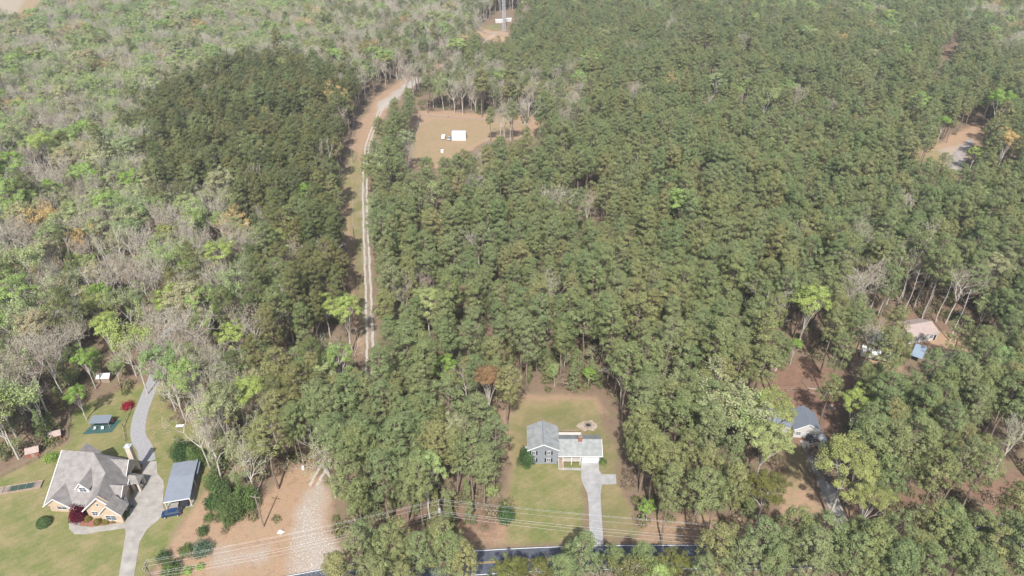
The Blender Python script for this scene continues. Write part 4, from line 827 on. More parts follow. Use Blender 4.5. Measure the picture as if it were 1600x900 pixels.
def house_b():
    x0, y0 = 12.6, 133.2
    r = thing('grey_house', (x0, y0), 0, 'grey sided split level house with grey shingle roof and white garage door', 'house')
    W = MB(); W.box(-8.0, -.2, 0, 8.6, 0, 5.55)
    W.add([(-8.0, 0, 5.5), (-.2, 0, 5.5), (-4.1, 0, 7.35), (-8.0, 8.6, 5.5), (-.2, 8.6, 5.5), (-4.1, 8.6, 7.35)], [(0, 1, 2), (3, 5, 4)]); W.build('wall', M_sidingB, r)
    q = MB(); q.add([(-8.5, -.45, 5.35), (-4.1, -.45, 7.6), (.3, -.45, 5.35), (-8.5, 9.0, 5.35), (-4.1, 9.0, 7.6), (.3, 9.0, 5.35)], [(0, 1, 4, 3), (1, 2, 5, 4)]); ro = q.build('roof', M_shingB, r, solid=.2)
    t = MB(); t.bar((-8.5, -.5, 5.27), (-4.1, -.5, 7.52), .12, .24); t.bar((-4.1, -.5, 7.52), (.3, -.5, 5.27), .12, .24); t.build('bargeboard', M_white, ro)
    t = MB(); t.bar((-4.1, -.4, 7.63), (-4.1, 9, 7.63), .3, .06); t.build('ridge_vent', M_shingC, ro)
    w2 = MB(); w2.box(-.2, 6.1, 1.7, 7.4, 0, 3.3); w2.box(6.1, 11.5, .35, 7.4, 0, 3.3); w2.build('side_wall', M_sidingB, r)
    q = MB(); q.add([(-.15, -.45, 3.2), (12.0, -.45, 3.2), (-.15, 7.8, 3.2), (12.0, 7.8, 3.2), (-.15, 3.9, 5.4), (12.0, 3.9, 5.4)], [(0, 1, 5, 4), (4, 5, 3, 2)]); r2 = q.build('wing_roof', M_shingB, r, solid=.18)
    g = MB(); g.add([(11.45, .35, 3.3), (11.45, 7.4, 3.3), (11.45, 3.9, 5.1)], [(0, 1, 2)]); g.build('gable_face', M_sidingB, r)
    t = MB(); t.bar((-.1, -.5, 3.12), (12.05, -.5, 3.12), .12, .2); t.bar((12.03, -.45, 3.12), (12.03, 3.9, 5.32), .1, .18); t.build('gutter', M_white, r2)
    gd = MB(); gd.box(6.5, 11.1, .26, .35, .02, 2.5); go = gd.build('garage_door', M_white, r); 
    for i in range(8): window(go, 6.62 + i * .56, 7.1 + i * .56, 1.95, 2.3, .255, bars=False)
    gs = MB()
    for z in (.6, 1.2, 1.8): gs.box(6.5, 11.1, .245, .262, z, z + .03)
    gs.build('door_seam', M_steel, go)
    # porch between the wings
    d = MB(); d.box(-.15, 6.1, -.35, 1.7, 1.15, 1.3); d.build('porch_deck', M_wood, r)
    rl = MB(); rl.box(1.3, 6.1, -.38, -.3, 2.15, 2.25); rl.box(1.3, 6.1, -.38, -.3, 1.35, 1.42)
    for i in range(33): rl.box(1.3 + i * .147, 1.36 + i * .147, -.37, -.31, 1.42, 2.15)
    rl.box(-.15, .1, -.38, -.3, 2.15, 2.25); rl.build('railing', M_rail, r)
    for x in (1.25, 3.6, 5.95): c = MB(); c.box(x - .08, x + .08, -.42, -.26, 0, 3.2); c.build('porch_post', M_rail, r)
    st = MB()
    for i in range(6): st.box(.1, 1.2, -.35 - .28 * (i + 1), -.35 - .28 * i, 0, 1.25 - .19 * (i + 1) + .05)
    st.build('steps', M_wood, r); sr = MB()
    for x in (.05, 1.25):
        sr.bar((x, -.4, 2.2), (x, -2.1, 1.05), .07); sr.bar((x, -.4, 1.75), (x, -2.1, .6), .05); sr.bar((x, -2.1, 0), (x, -2.1, 1.1), .09)
    sr.build('stair_rail', M_rail, r)
    dd = MB(); dd.box(2.0, 3.0, 1.62, 1.7, 1.3, 3.2); do = dd.build('door', M_white, r); h = MB(); h.box(2.85, 2.92, 1.56, 1.62, 2.2, 2.35); h.build('handle', M_steel, do)
    window(r, 3.9, 5.2, 1.9, 3.0, 1.7)
    for (xa, z0) in ((-3.2, .7), (-3.2, 3.4), (-7.3, .7), (-7.3, 3.4)):
        window(r, xa, xa + 1.15, z0, z0 + 1.35, 0)
        for s in (xa - .48, xa + 1.2): h = MB(); h.box(s, s + .42, -.06, 0, z0 - .02, z0 + 1.37); h.build('shutter', M_shut, r)
    c = MB(); c.box(5.6, 6.6, 3.2, 4.1, 3.6, 6.6); co = c.build('chimney', M_brick, r); c = MB(); c.box(5.5, 6.7, 3.1, 4.2, 6.6, 6.75); c.tube((6.1, 3.65, 6.75), (6.1, 3.65, 7.1), .14, .14); c.build('chimney_cap', M_pole, co)
    dk = MB(); dk.box(.6, 7.2, 7.45, 10.8, 1.15, 1.3)
    for x in (.8, 3.9, 7.0):
        for y in (8.2, 10.6): dk.box(x - .08, x + .08, y - .08, y + .08, 0, 1.15)
    dk.build('back_deck', mat('bleached_decking', (.5, .46, .42), .9, .15, 2, stripes=(0, .3, .1, .3)), r)
    k = MB(); k.box(.6, 7.2, 10.72, 10.8, 2.1, 2.2); k.box(.6, .68, 7.6, 10.8, 2.1, 2.2); k.box(7.12, 7.2, 7.6, 10.8, 2.1, 2.2)
    for i in range(23): k.box(.6 + .3 * i, .66 + .3 * i, 10.73, 10.79, 1.3, 2.1)
    k.build('deck_railing', M_wood, r)
    cu = MB(); cu.box(-8.9, -8.15, 5, 5.8, 0, .8); cu.build('air_conditioner', M_steel, r)
house_b()
def carport():
    x0, y0 = at(60 + 885 / 4.5, 680 + 465 / 4.5, 3)
    r = thing('carport', (x0, y0), R(12.5), 'open fronted carport with long ribbed grey metal roof beside the concrete drive', 'carport')
    q = MB(); q.add([(-.2, -.3, 2.95), (6.1, -.3, 2.95), (-.2, 7.4, 3.5), (6.1, 7.4, 3.5), (-.2, 13.1, 3.2), (6.1, 13.1, 3.2)], [(0, 1, 3, 2), (2, 3, 5, 4)]); q.build('roof', M_metalgrey, r, solid=.12)
    f = MB(); f.bar((-.2, -.33, 2.86), (6.1, -.33, 2.86), .1, .22); f.build('fascia', M_white, r)
    for x in (0, 5.9):
        for y in (0, 6.4, 12.7): p = MB(); p.box(x - .12, x + .12, y - .1, y + .14, 0, 2.85); p.build('post', M_stuccol, r)
    b = MB(); b.box(-.05, 5.95, 12.6, 12.72, 0, 2.8); b.box(-.05, .07, 5.5, 12.6, 0, 2.8); b.build('back_wall', M_sidingW, r)
    s = MB(); s.box(-.3, 6.2, -.4, 13, 0, .07); s.build('slab', M_conc, r)
    b = MB(); b.box(5.4, 6.6, 8.5, 12.9, 2.5, 2.62); b.build('lean_to', M_shingC, r)
carport()
def simple_house(name, P, rot, w, d, ze, zr, roofm, wallm, label, cat='house', ridge='y', over=.35, **k):
    r = thing(name, P, rot, label, cat); q = MB(); q.box(-w / 2, w / 2, 0, d, 0, ze)
    if ridge == 'y': q.add([(-w / 2, 0, ze), (w / 2, 0, ze), (0, 0, zr - .1), (-w / 2, d, ze), (w / 2, d, ze), (0, d, zr - .1)], [(0, 1, 2), (3, 5, 4)])
    else: q.add([(-w / 2, 0, ze), (-w / 2, d, ze), (-w / 2, d / 2, zr - .1), (w / 2, 0, ze), (w / 2, d, ze), (w / 2, d / 2, zr - .1)], [(0, 1, 2), (3, 5, 4)])
    q.build('wall', wallm, r); q = MB(); a, b = w / 2 + over, over; dz = (zr - ze) * over / (w / 2 if ridge == 'y' else d / 2); z = ze - dz + .05
    if ridge == 'y': q.add([(-a, -b, z), (0, -b, zr), (a, -b, z), (-a, d + b, z), (0, d + b, zr), (a, d + b, z)], [(0, 1, 4, 3), (1, 2, 5, 4)])
    else: q.add([(-a, -b, z), (-a, d / 2, zr), (-a, d + b, z), (a, -b, z), (a, d / 2, zr), (a, d + b, z)], [(0, 3, 4, 1), (1, 4, 5, 2)])
    q.build('roof', roofm, r, solid=.12); return r
g0 = at(1265.3, 662.7, 5.4); g1 = at(1254.7, 633.3, 5.4)
ang = math.atan2(g1[1] - g0[1], g1[0] - g0[0]) - math.pi / 2; LC = math.hypot(g1[0] - g0[0], g1[1] - g0[1])
c = simple_house('garage', g0, ang, 7.2, LC - .4, 3.1, 5.5, M_shingC, M_sidingW, 'pale sided garage with dark slate roof and a bank of dark windows', 'garage')
t = MB(); t.bar((-3.9, -.4, 2.98), (0, -.4, 5.42), .12, .26); t.bar((0, -.4, 5.42), (3.9, -.4, 2.98), .12, .26); t.build('bargeboard', M_white, c)
gd = MB(); gd.box(-.2, 3.2, -.06, 0, 0, 2.2); gdo = gd.build('garage_door', M_white, c)
for i in range(4): window(gdo, -.1 + i * .82, .66 + i * .82, 1.5, 2.1, -.065, bars=False)
window(c, -3.0, -1.6, 1, 2.2, 0)
# lower wing of the same house, mostly under the yellow green tree
c2 = simple_house('side_wing', (g0[0] - 7.5, g0[1] + 2.5), ang, 9.0, 8.5, 2.7, 4.3, M_shingC, M_sidingW, 'low pale wing left of the slate roofed garage, half hidden by the yellow green tree', 'house', ridge='x')
window(c2, -1, .6, 1, 2.2, 0)
d0 = at(1441, 534, 0); d = simple_house('brown_roofed_house', d0, R(14), 11, 8.5, 3, 4.8, M_shingD, M_sidingW, 'single storey house with faded brown shingle roof in a dirt clearing', 'house', ridge='x')
for x in (-3.4, -.6, 2.2): window(d, x, x + 1.7, .8, 2.4, 0)
dd = MB(); dd.box(4.2, 5.1, -.05, 0, 0, 2.1); dd.build('door', M_shut, d)
q = MB(); q.add([(-5, -6.2, 2.3), (-.2, -6.2, 2.3), (-5, -.4, 2.85), (-.2, -.4, 2.85)], [(0, 1, 3, 2)]); 
p0 = at(1436, 549, 2.6); r = thing('metal_porch', (p0[0], p0[1]), R(-38), 'open shed with ribbed blue metal roof in front of the brown roofed house', 'shed')
q = MB(); q.add([(-1.7, -3.6, 2.35), (1.7, -3.6, 2.35), (-1.7, 3.6, 2.9), (1.7, 3.6, 2.9)], [(0, 1, 3, 2)]); q.build('roof', M_metalblue, r, solid=.1)
for x in (-1.5, 1.5):
    for y in (-3.3, 3.3): p = MB(); p.box(x - .07, x + .07, y - .07, y + .07, 0, 2.35); p.build('post', M_wood, r)
f0 = at(717, 219.5, 0); f = simple_house('white_building', f0, R(-3), 8.2, 5.5, 4.3, 5.0, mat('pale_metal_roof', (.4, .4, .41), .6, .1), M_white, 'white metal building standing in the fenced far clearing', 'building', ridge='x', over=.1)
gd = MB(); gd.box(-3.4, -1.2, -.05, 0, 0, 3); gd.build('roller_door', mat('off_white_door', (.6, .6, .6)), f)
# ---- sheds near the tan house
def small_shed(P, rot, w, d_, zr, roofm, wallm, label):
    r = simple_house('garden_shed', P, rot, w, d_, zr - .9, zr, roofm, wallm, label, 'shed', ridge='x', over=.25); q = MB(); q.box(-.4, .4, -.04, 0, 0, zr - 1.1); q.build('door', M_wood, r)
small_shed(at(88, 688), R(25), 2.8, 2.4, 2.6, M_shingD, M_brick, 'small red shed with brown roof, the upper of two at the wood edge')
small_shed(at(53, 714), R(22), 2.9, 2.5, 2.6, M_shingD, M_brick, 'small red shed with brown roof, the lower left of two behind the tan house')
small_shed(at(163, 598), R(5), 3.6, 2.6, 2.8, mat('pale_tin', (.5, .5, .47), .6, .1), M_wood, 'small pale roofed shed under bare trees behind the back lawn')
pv_ = at(158, 669); r = thing('backyard_shelter', pv_, R(3), 'dark roofed open shelter with seats on a green mat in the back lawn', 'shelter')
q = MB(); q.add([(-2.9, -.3, 2.2), (2.9, -.3, 2.2), (-2.7, 2.6, 2.7), (2.9, 2.6, 2.7)], [(0, 1, 3, 2)]); q.build('roof', M_shingC, r, solid=.1)
for x in (-2.6, 2.6):
    for y in (0, 2.4): p = MB(); p.box(x - .07, x + .07, y - .07, y + .07, 0, 2.3); p.build('post', M_wood, r)
q = MB(); q.prism([(-4.2, -2.4), (3.8, -1.9), (4.4, 3.2), (-2.9, 3.0)], 0, .07); q.build('mat', M_tarpgreen, r)
bz = MB(); bz.box(-2.6, 2.6, 2.35, 2.43, 0, 2.2); bz.build('back_wall', M_wood, r)
def chair(P, rot, label, m, group=None):
    r = thing('garden_chair', P, rot, label, 'chair', group); s = MB(); s.box(-.35, .35, -.35, .35, .38, .44); s.build('seat', m, r); s = MB(); s.box(-.35, .35, .3, .36, .44, 1.0); s.build('backrest', m, r)
    for x in (-.3, .3):
        for y in (-.3, .3): s = MB(); s.box(x - .03, x + .03, y - .03, y + .03, 0, .38); s.build('leg', m, r)
chair((pv_[0] - 1.4, pv_[1] - .7, .07), 0, 'pale chair on the green mat, left of its pair', M_carsilver, 'chairs by the backyard shelter'); chair((pv_[0] + .8, pv_[1] - .6, .07), .3, 'pale chair on the green mat, right of its pair', M_carsilver, 'chairs by the backyard shelter')
x, y = at(176, 658); q = MB(); q.box(-.6, .6, -.4, .4, 0, .9); o = q.build('storage_box', M_red, bevel=.06, loc=(x, y, .07)); tag(o, 'small red storage box at the right side of the backyard shelter', 'box')
chair(at(207, 793) + (.05,), 2.2, 'small dark chair at the left edge of the wide concrete drive', M_dark)
x, y = at(282, 668); q = MB(); q.box(-1.1, 1.1, -.5, .5, .65, .75)
r = thing('white_table', (x, y), .1, 'white folding table on the lawn right of the gravel drive', 'table'); q.build('tabletop', M_white, r)
for sx in (-.95, .95):
    for sy in (-.4, .4): q = MB(); q.box(sx - .04, sx + .04, sy - .04, sy + .04, 0, .65); q.build('leg', M_steel, r)
r = thing('raised_pond', at(30, 763), R(14), 'long low garden bed with dark netted frame at the left lawn edge', 'garden bed')
q = MB(); q.box(-5.5, 5.5, -1.3, -1.1, 0, .45); q.box(-5.5, 5.5, 1.1, 1.3, 0, .45); q.box(-5.5, -5.3, -1.1, 1.1, 0, .45); q.box(5.3, 5.5, -1.1, 1.1, 0, .45); q.build('frame', M_wood, r)
q = MB(); q.box(-5.3, 5.3, -1.1, 1.1, 0, .3); q.build('soil', M_bark_dark, r); q = MB(); q.box(-2.2, 3.6, -.9, .9, .3, .36); q.build('net', mat('dark_net', (.03, .06, .05), .9, .2), r)
for i in range(5): q = MB(); q.bar((-3.6 + i * 1.8, -1.1, .42), (-3.6 + i * 1.8, 1.1, .42), .09); q.build('crossbar', M_wood, r)
r = thing('fire_pit', at(919, 665), 0, 'round stone fire pit on a stone patch behind the grey house deck', 'fire pit')
q = MB()
for i in range(14):
    a = i * math.tau / 14; q.box(math.cos(a) * 1.1 - .22, math.cos(a) * 1.1 + .22, math.sin(a) * 1.1 - .2, math.sin(a) * 1.1 + .2, 0, .4 + .05 * (i % 3))
q.build('stone_ring', mat('fire_stone', (.24, .19, .15), .95, .3, 2), r)
q = MB(); rr = random.Random(4); q.prism([(math.cos(i * .393) * (2.9 + rr.uniform(-.7, .9)) , math.sin(i * .393) * (2.1 + rr.uniform(-.5, .7))) for i in range(16)], 0, .05); q.build('stone_patch', mat('flagstone', (.3, .245, .195), .95, .3, 1.3), r)
q = MB(); q.prism([(math.cos(i * .785) * .85, math.sin(i * .785) * .85) for i in range(8)], .05, .12); q.build('ash', M_dark, r)
# ---- vehicles
def car(P, rot, paint, label, L=4.6, Wd=1.85, Hh=1.55, hatch=True, cat='car'):
    r = thing('parked_car', P, rot, label, cat); a = Wd / 2
    prof = [(-L / 2, .35), (-L / 2, .75), (-L / 2 + .15, .95), (-L / 2 + .9, 1.02), (L / 2 - .5, 1.0), (L / 2 - .08, .85), (L / 2, .4), (L / 2 - .25, .28), (-L / 2 + .2, .28)]
    b = MB(); b.extr([(p[0], p[1]) for p in prof], 'y', -a, a)
    b.v = [(x, y * (1 - .09 * max(0, (z - .6) / .5)) * (1 - .12 * (abs(x) / (L / 2)) ** 4), z) for x, y, z in b.v]
    b.build('body', paint, r, bevel=.07)
    s0, s1, s2, s3 = (-L / 2 + .85, -L / 2 + 1.7, L / 2 - 1.0, L / 2 - .25) if hatch else (-L / 2 + 1.1, -L / 2 + 1.8, L / 2 - 1.7, L / 2 - .9)
    t = .76
    g = MB(); g.add([(s0, -a * .9, 1.0), (s0, a * .9, 1.0), (s3, a * .9, 1.0), (s3, -a * .9, 1.0), (s1, -a * t, Hh - .04), (s1, a * t, Hh - .04), (s2, a * t, Hh - .04), (s2, -a * t, Hh - .04)], [(3, 2, 1, 0), (4, 5, 6, 7), (0, 1, 5, 4), (1, 2, 6, 5), (2, 3, 7, 6), (3, 0, 4, 7)]); g.build('glass', M_glass, r, bevel=.04)
    k = MB(); k.box(s1 + .02, s2 - .02, -a * t, a * t, Hh - .05, Hh); k.build('roof', paint, r, bevel=.03)
    for x in (-L / 2 + .85, L / 2 - .85):
        for y in (-a + .02, a - .02):
            w_ = MB(); w_.tube((x, y - .11, .33), (x, y + .11, .33), .33, .33, 16); wo = w_.build('wheel', M_rubber, r); sg = .115 if y > 0 else -.115; h = MB(); h.tube((x, y + sg * .9, .33), (x, y + sg * 1.08, .33), .2, .2, 10); h.build('rim', M_steel, wo)
    for y in (-a * .68, a * .68):
        h = MB(); h.box(-L / 2 - .015, -L / 2 + .1, y - .2, y + .2, .66, .82); h.build('headlight', M_steel, r)
        h = MB(); h.box(L / 2 - .07, L / 2 + .01, y - .16, y + .16, .62, .84); h.build('taillight', M_red, r)
    for y in (-1, 1): m_ = MB(); m_.box(s0 + .35, s0 + .5, y * (a + .02) - .08, y * (a + .02) + .08, 1.0, 1.14); m_.build('mirror', paint, r)
    return r
car(at(269, 804), R(14), M_carblue, 'dark blue hatchback parked on the grass in front of the carport', 4.7)
car(at(257, 535), R(4), M_carsilver, 'silver car glimpsed between bare trunks at the end of the gravel drive', 4.8, hatch=False)
car(at(1262, 684), R(112), M_cargrey, 'dark car parked on the drive left of the covered boat', 4.5, hatch=False)
car(at(1349, 548), R(60), M_carwhite, 'small white car parked beside the white trailer among the pines', 4.3)
def truck(P, rot, label):
    r = thing('pickup_truck', P, rot, label, 'truck'); b = MB(); b.box(-2.7, 2.7, -.95, .95, .45, 1.05); b.build('body', M_carsilver, r, bevel=.08)
    b = MB(); b.box(-1.0, .7, -.85, .85, 1.05, 1.75); b.build('cab', M_glass, r, bevel=.12); b = MB(); b.box(-.8, .5, -.75, .75, 1.75, 1.82); b.build('roof', M_carsilver, r, bevel=.03)
    b = MB(); b.box(.75, 2.6, -.78, .78, 1.051, 1.07); b.build('cargo_bed', M_dark, r)
    for x in (-1.8, 1.7):
        for y in (-.9, .9): w_ = MB(); w_.tube((x, y - .12, .4), (x, y + .12, .4), .4, .4, 14); w_.build('wheel', M_rubber, r)
truck(at(702, 218), R(88), 'silver pickup parked against the left side of the white building')
r = thing('box_trailer', at(693, 217), R(86), 'small white box trailer left of the silver pickup in the far clearing', 'trailer'); q = MB(); q.box(-1.8, 1.8, -1, 1, .5, 2.2); q.build('body', M_white, r, bevel=.06)
for y in (-1.0, 1.0): q = MB(); q.tube((.2, y - .1, .35), (.2, y + .1, .35), .35, .35, 12); q.build('wheel', M_rubber, r)
q = MB(); q.bar((-1.8, 0, .55), (-2.8, 0, .5), .12); q.build('hitch', M_dark, r)
r = thing('water_tank', at(691, 238), 0, 'small white upright tank at the lower edge of the far clearing', 'tank'); q = MB(); q.tube((0, 0, 0), (0, 0, 1.5), .9, .9, 20); q.tube((0, 0, 1.5), (0, 0, 1.8), .9, .35, 20); q.build('body', M_white, r); q = MB(); q.tube((0, 0, 1.8), (0, 0, 1.9), .25, .25); q.build('lid', M_dark, r)
r = thing('utility_trailer', at(288, 790), R(12), 'small black utility trailer at the right front corner of the carport', 'trailer')
q = MB(); q.box(-1.2, 1.2, -.8, .8, .45, .55); q.box(-1.2, 1.2, -.8, -.74, .55, 1.0); q.box(-1.2, 1.2, .74, .8, .55, 1.0); q.box(-1.2, -1.14, -.74, .74, .55, 1.0); q.box(1.14, 1.2, -.74, .74, .55, 1.0); q.build('bed', M_dark, r)
for y in (-.9, .9): q = MB(); q.tube((0, y - .1, .32), (0, y + .1, .32), .32, .32, 12); q.build('wheel', M_rubber, r)
r = thing('covered_boat', at(1279, 684), ang + R(18), 'boat under a fitted grey tarpaulin on the drive right of the dark car', 'boat')
q = MB(); n = 12; ring = []
for i, (yy, wd, zt) in enumerate([(-3.4, .35, 1.3), (-2.6, .95, 1.75), (-1.2, 1.25, 2.2), (.4, 1.3, 2.25), (2.0, 1.25, 1.95), (3.1, 1.1, 1.6), (3.3, .9, 1.2)]):
    ring.append([(wd * math.cos(t), yy, .65 + (zt - .65) * max(0, math.sin(t)) ** .8) if t >= 0 else None for t in np.linspace(0, math.pi, n)])
q.add([p for rg in ring for p in rg], [(i * n + j, i * n + j + 1, (i + 1) * n + j + 1, (i + 1) * n + j) for i in range(len(ring) - 1) for j in range(n - 1)] + [tuple(range(n))[::-1], tuple(range((len(ring) - 1) * n, len(ring) * n))]); q.build('tarpaulin', M_cover, r)
q = MB(); q.extr([(-3.2, .7), (-2.2, .3), (3.1, .3), (3.2, .7)], 'x', -.8, .8); q.build('hull', M_cargrey, r)
q = MB(); q.box(-.9, .9, -.2, 1.9, .2, .3); q.bar((0, -3, .35), (0, -4.2, .35), .12); q.build('trailer_frame', M_steel, r)
for x in (-1, 1): q = MB(); q.tube((x - .1, .9, .3), (x + .1, .9, .3), .3, .3, 12); q.build('wheel', M_rubber, r)
r = thing('camper_trailer', at(1366, 560), R(-20), 'long white camper trailer half hidden under pines left of the brown roofed house', 'trailer')
q = MB(); q.extr([(-4.5, .6), (-4.7, 1.4), (-4.2, 2.8), (4.4, 2.9), (4.6, .6)], 'y', -1.25, 1.25); q.build('body', M_white, r, bevel=.12)
for x in (-.5, .5): q = MB(); q.tube((x, -1.3, .35), (x, -1.1, .35), .35, .35, 12); q.build('wheel', M_rubber, r)
window(r, -2.6, -1.2, 1.5, 2.2, -1.25); window(r, 1.6, 3.0, 1.5, 2.2, -1.25); q = MB(); q.box(0, .7, -1.28, -1.25, .8, 2.5); q.build('door', M_carsilver, r); q = MB(); q.box(-1, -.2, -.4, .4, 2.9, 3.15); q.build('roof_vent', M_carsilver, r)
s2 = simple_house('tin_shed', at(1376, 548), R(-20), 6, 6, 2.5, 3.4, mat('bleached_tin', (.55, .56, .57), .5, .15, .7), M_sidingW, 'pale tin roofed shed among pines behind the white camper trailer', 'shed')
# ---- red dirt yard clutter
r = thing('arched_hutch', at(1209, 580), R(6), 'small cream arched shed at the upper left of the red dirt yard', 'shed')
q = MB(); q.extr([(-1.4, 0), (-1.4, 1.4), (-1.0, 2.1), (0, 2.5), (1.0, 2.1), (1.4, 1.4), (1.4, 0)], 'y', 0, 3.2); q.build('shell', M_stuccol, r); q = MB(); q.box(-.5, .5, -.04, 0, 0, 1.8); q.build('door', M_wood, r)
for i, (a, b) in enumerate((((1254, 596), (1265, 610)), ((1228, 611), (1258, 612)), ((1262, 607), (1278, 609)), ((1264, 613), (1290, 620)))):
    p, q_ = at(*a), at(*b); m = MB(); mx, my = (p[0] + q_[0]) / 2, (p[1] + q_[1]) / 2; m.tube((p[0] - mx, p[1] - my, .15), (q_[0] - mx, q_[1] - my, .17), .16, .12)
    o = m.build('felled_log', M_bark_dark if i != 2 else M_bark_bare, loc=(mx, my, 0)); tag(o, ['dark felled log slanting down the red dirt yard', 'long thin log lying left to right at the yard top', 'short pale log in the middle of the red dirt yard', 'lowest felled log above the slate roofed garage'][i], 'log', 'logs lying in the red dirt yard')
rr = random.Random(3); bx, by = at(1299, 637)
for i in range(5):
    m = MB(); m.box(-1.1, 1.1, -.09, .09, 0, .06); o = m.build('pale_plank', M_stuccol, loc=(bx + rr.uniform(-.3, .3), by + (i - 2) * .55, .01)); o.rotation_euler.z = rr.uniform(-.3, .3); tag(o, ['front', 'second', 'middle', 'fourth', 'rearmost'][i] + ' pale plank lying loose on the red dirt behind the lime tree', 'plank', 'loose planks in the red dirt yard')
x, y = at(1291, 616); m = MB(); m.tube((0, 0, 0), (0, 0, .9), .38, .42, 12); o = m.build('white_barrel', M_white, loc=(x, y, 0)); tag(o, 'small white barrel standing in the red dirt yard', 'barrel')
x, y = at(474, 733); m = MB(); m.tube((0, 0, 0), (0, 0, 1.0), .4, .36, 12); o = m.build('white_drum', M_white, loc=(x, y, 0)); tag(o, 'white drum at the foot of the pines above the gravel entrance', 'drum')
# ------------------------------------------------------------------ garden shrubs
def shrub(px, py, r_, h_, label, leaf, group=None, n=None, tight=False, s=.11, name='shrub', cat='shrub', stem=True):
    x, y = at(px, py); e = thing(name, (x, y), px * .3, label, cat, group); n = n or int(260 * r_ * max(r_, h_) + 200)
    me = make_bush(int(px + py), r_, h_ if tight else h_ - .1, n, s, leaf, tight); o = bpy.data.objects.new('foliage', me); link(o, e); 
    if stem: m = MB(); m.tube((0, 0, 0), (0, 0, h_ * .6), .08 * r_, .03, 6); m.build('stem', M_bark_dark, e)
DK = leafmat('dark_shrub_leaves', [(.06, .105, .04)], trans=.15); YW = leafmat('golden_shrub_leaves', [(.17, .14, .04)], trans=.2); BG = leafmat('blue_green_needles', [(.11, .16, .1)], trans=.15); OR = leafmat('orange_shrub_leaves', [(.24, .14, .05)], trans=.2); MID = leafmat('mid_shrub_leaves', [(.115, .165, .055)], trans=.2)
shrub(70, 818, 1.9, 1.8, 'large round dark shrub at the left front corner of the tan house', DK, tight=True, n=1500)
for px, py, lf, lb in ((138, 812, YW, 'leftmost clipped golden shrub, right beside the maroon tree'), (153, 817, YW, 'second clipped golden shrub right of the maroon tree'), (166.5, 815.5, YW, 'third clipped golden shrub right of the maroon tree'), (180, 812.5, YW, 'fourth clipped golden shrub, just left of the green ball')):
    shrub(px, py, 1.0, 1.15, lb, lf, 'clipped golden shrubs under the front windows', tight=True, n=900, s=.09)
shrub(193, 807, 1.35, 1.3, 'clipped dark green ball at the right front corner of the tan house', MID, tight=True, n=1200, s=.1)
shrub(124, 809, 2.2, 3.7, 'maroon leaved tree in front of the tan house entry', L_maroon, n=2600, s=.15, name='maroon_tree', cat='tree')
shrub(200, 636, 1.9, 1.9, 'bright crimson bush left of the gravel drive', L_red, n=1400, s=.13)
shrub(217, 731, .9, 1.2, 'orange brown shrub beside the chimney, upper of two', OR); shrub(216, 740, 1.0, 1.3, 'orange brown shrub below the chimney, lower of two', OR)
shrub(286, 712, 3.1, 5.4, 'tall round dark evergreen behind the carport, left of its pair', DK, n=4200, s=.16); shrub(309, 722, 2.9, 5.4, 'tall round dark evergreen behind the carport, right of its pair', MID, n=3800, s=.16)
shrub(335, 760, 2.4, 4.2, 'green bush at the wood edge right of the carport roof', MID, n=2600, s=.15); shrub(333, 790, 2.0, 3.4, 'dark bush right of the utility trailer', DK, n=2000, s=.15)
shrub(362, 808, 3.4, 6.6, 'large dark evergreen mound at the edge of the dirt bank', L_holly, n=6000, s=.15); shrub(385, 790, 3.2, 7.0, 'mid green evergreen right of the large dark mound', MID, n=5000, s=.18); shrub(350, 782, 3.0, 6.5, 'olive evergreen above the large dark mound', L_holly, n=4500, s=.17)
shrub(327, 811, 1.5, 1.7, 'round green shrub on the mulch, highest of the row', MID); shrub(318, 832, 1.5, 2.0, 'dark green shrub on the mulch, second of the row', DK)
shrub(317, 862, 2.2, 3.4, 'silvery green young conifer on the mulch bank', BG, n=2400, s=.14); shrub(292, 862, 1.9, 2.0, 'broad dark shrub left of the silvery conifer', MID, n=1500); shrub(257, 874, 1.9, 2.6, 'dark loose shrub near the bottom, left of the mulch bank', DK, n=1400)
shrub(268, 893, 2.3, 3.2, 'leafy green shrub at the bottom edge by the left power pole', MID, n=2000, s=.14); shrub(293, 893, 1.3, 1.1, 'low bright green shrub at the bottom edge', L_bright); shrub(314, 886, 1.0, .9, 'small low green shrub right of the bottom ones', L_bright)
shrub(80, 717, 2.0, 1.9, 'low bright green shrub at the back left of the tan house', L_bright, n=1200)
shrub(823, 722, 2.5, 4.6, 'round green bush hugging the left front of the grey house', DK, n=3400, s=.15); shrub(942, 723, 1.2, 1.4, 'low green shrub at the right front of the grey house', MID); shrub(790, 812, 2.2, 4.2, 'dark bush at the lower left of the grey house lawn', DK, n=2400, s=.15)
# ------------------------------------------------------------------ rocks in the gravel entrance (nobody could count them)
GP = np.array(apoly([(500, 748), (512, 745), (502, 790), (508, 825), (532, 855), (532, 905), (446, 905), (452, 845), (462, 805), (478, 775)])); lo, hi = GP.min(0), GP.max(0)
rg = np.random.default_rng(5); P = rg.uniform(lo, hi, (5200, 2)); P = P[sdist(P, GP) < -.2 - 2.2 * rg.random(len(P)) ** 2][:1300]; n = len(P); s = rg.uniform(.04, .15, n) ** 1.0
base = np.array([[1, 0, 0], [.3, .9, .1], [-.8, .6, 0], [-.9, -.5, .1], [.2, -1, 0], [0, 0, .8]]); V = base[None] * (s[:, None, None] * rg.uniform(.7, 1.3, (n, 6, 1))); a = rg.uniform(0, 6.28, n)[:, None]
V = np.stack([V[..., 0] * np.cos(a) - V[..., 1] * np.sin(a), V[..., 0] * np.sin(a) + V[..., 1] * np.cos(a), V[..., 2]], -1) + np.concatenate([P, np.full((n, 1), .01)], 1)[:, None, :]
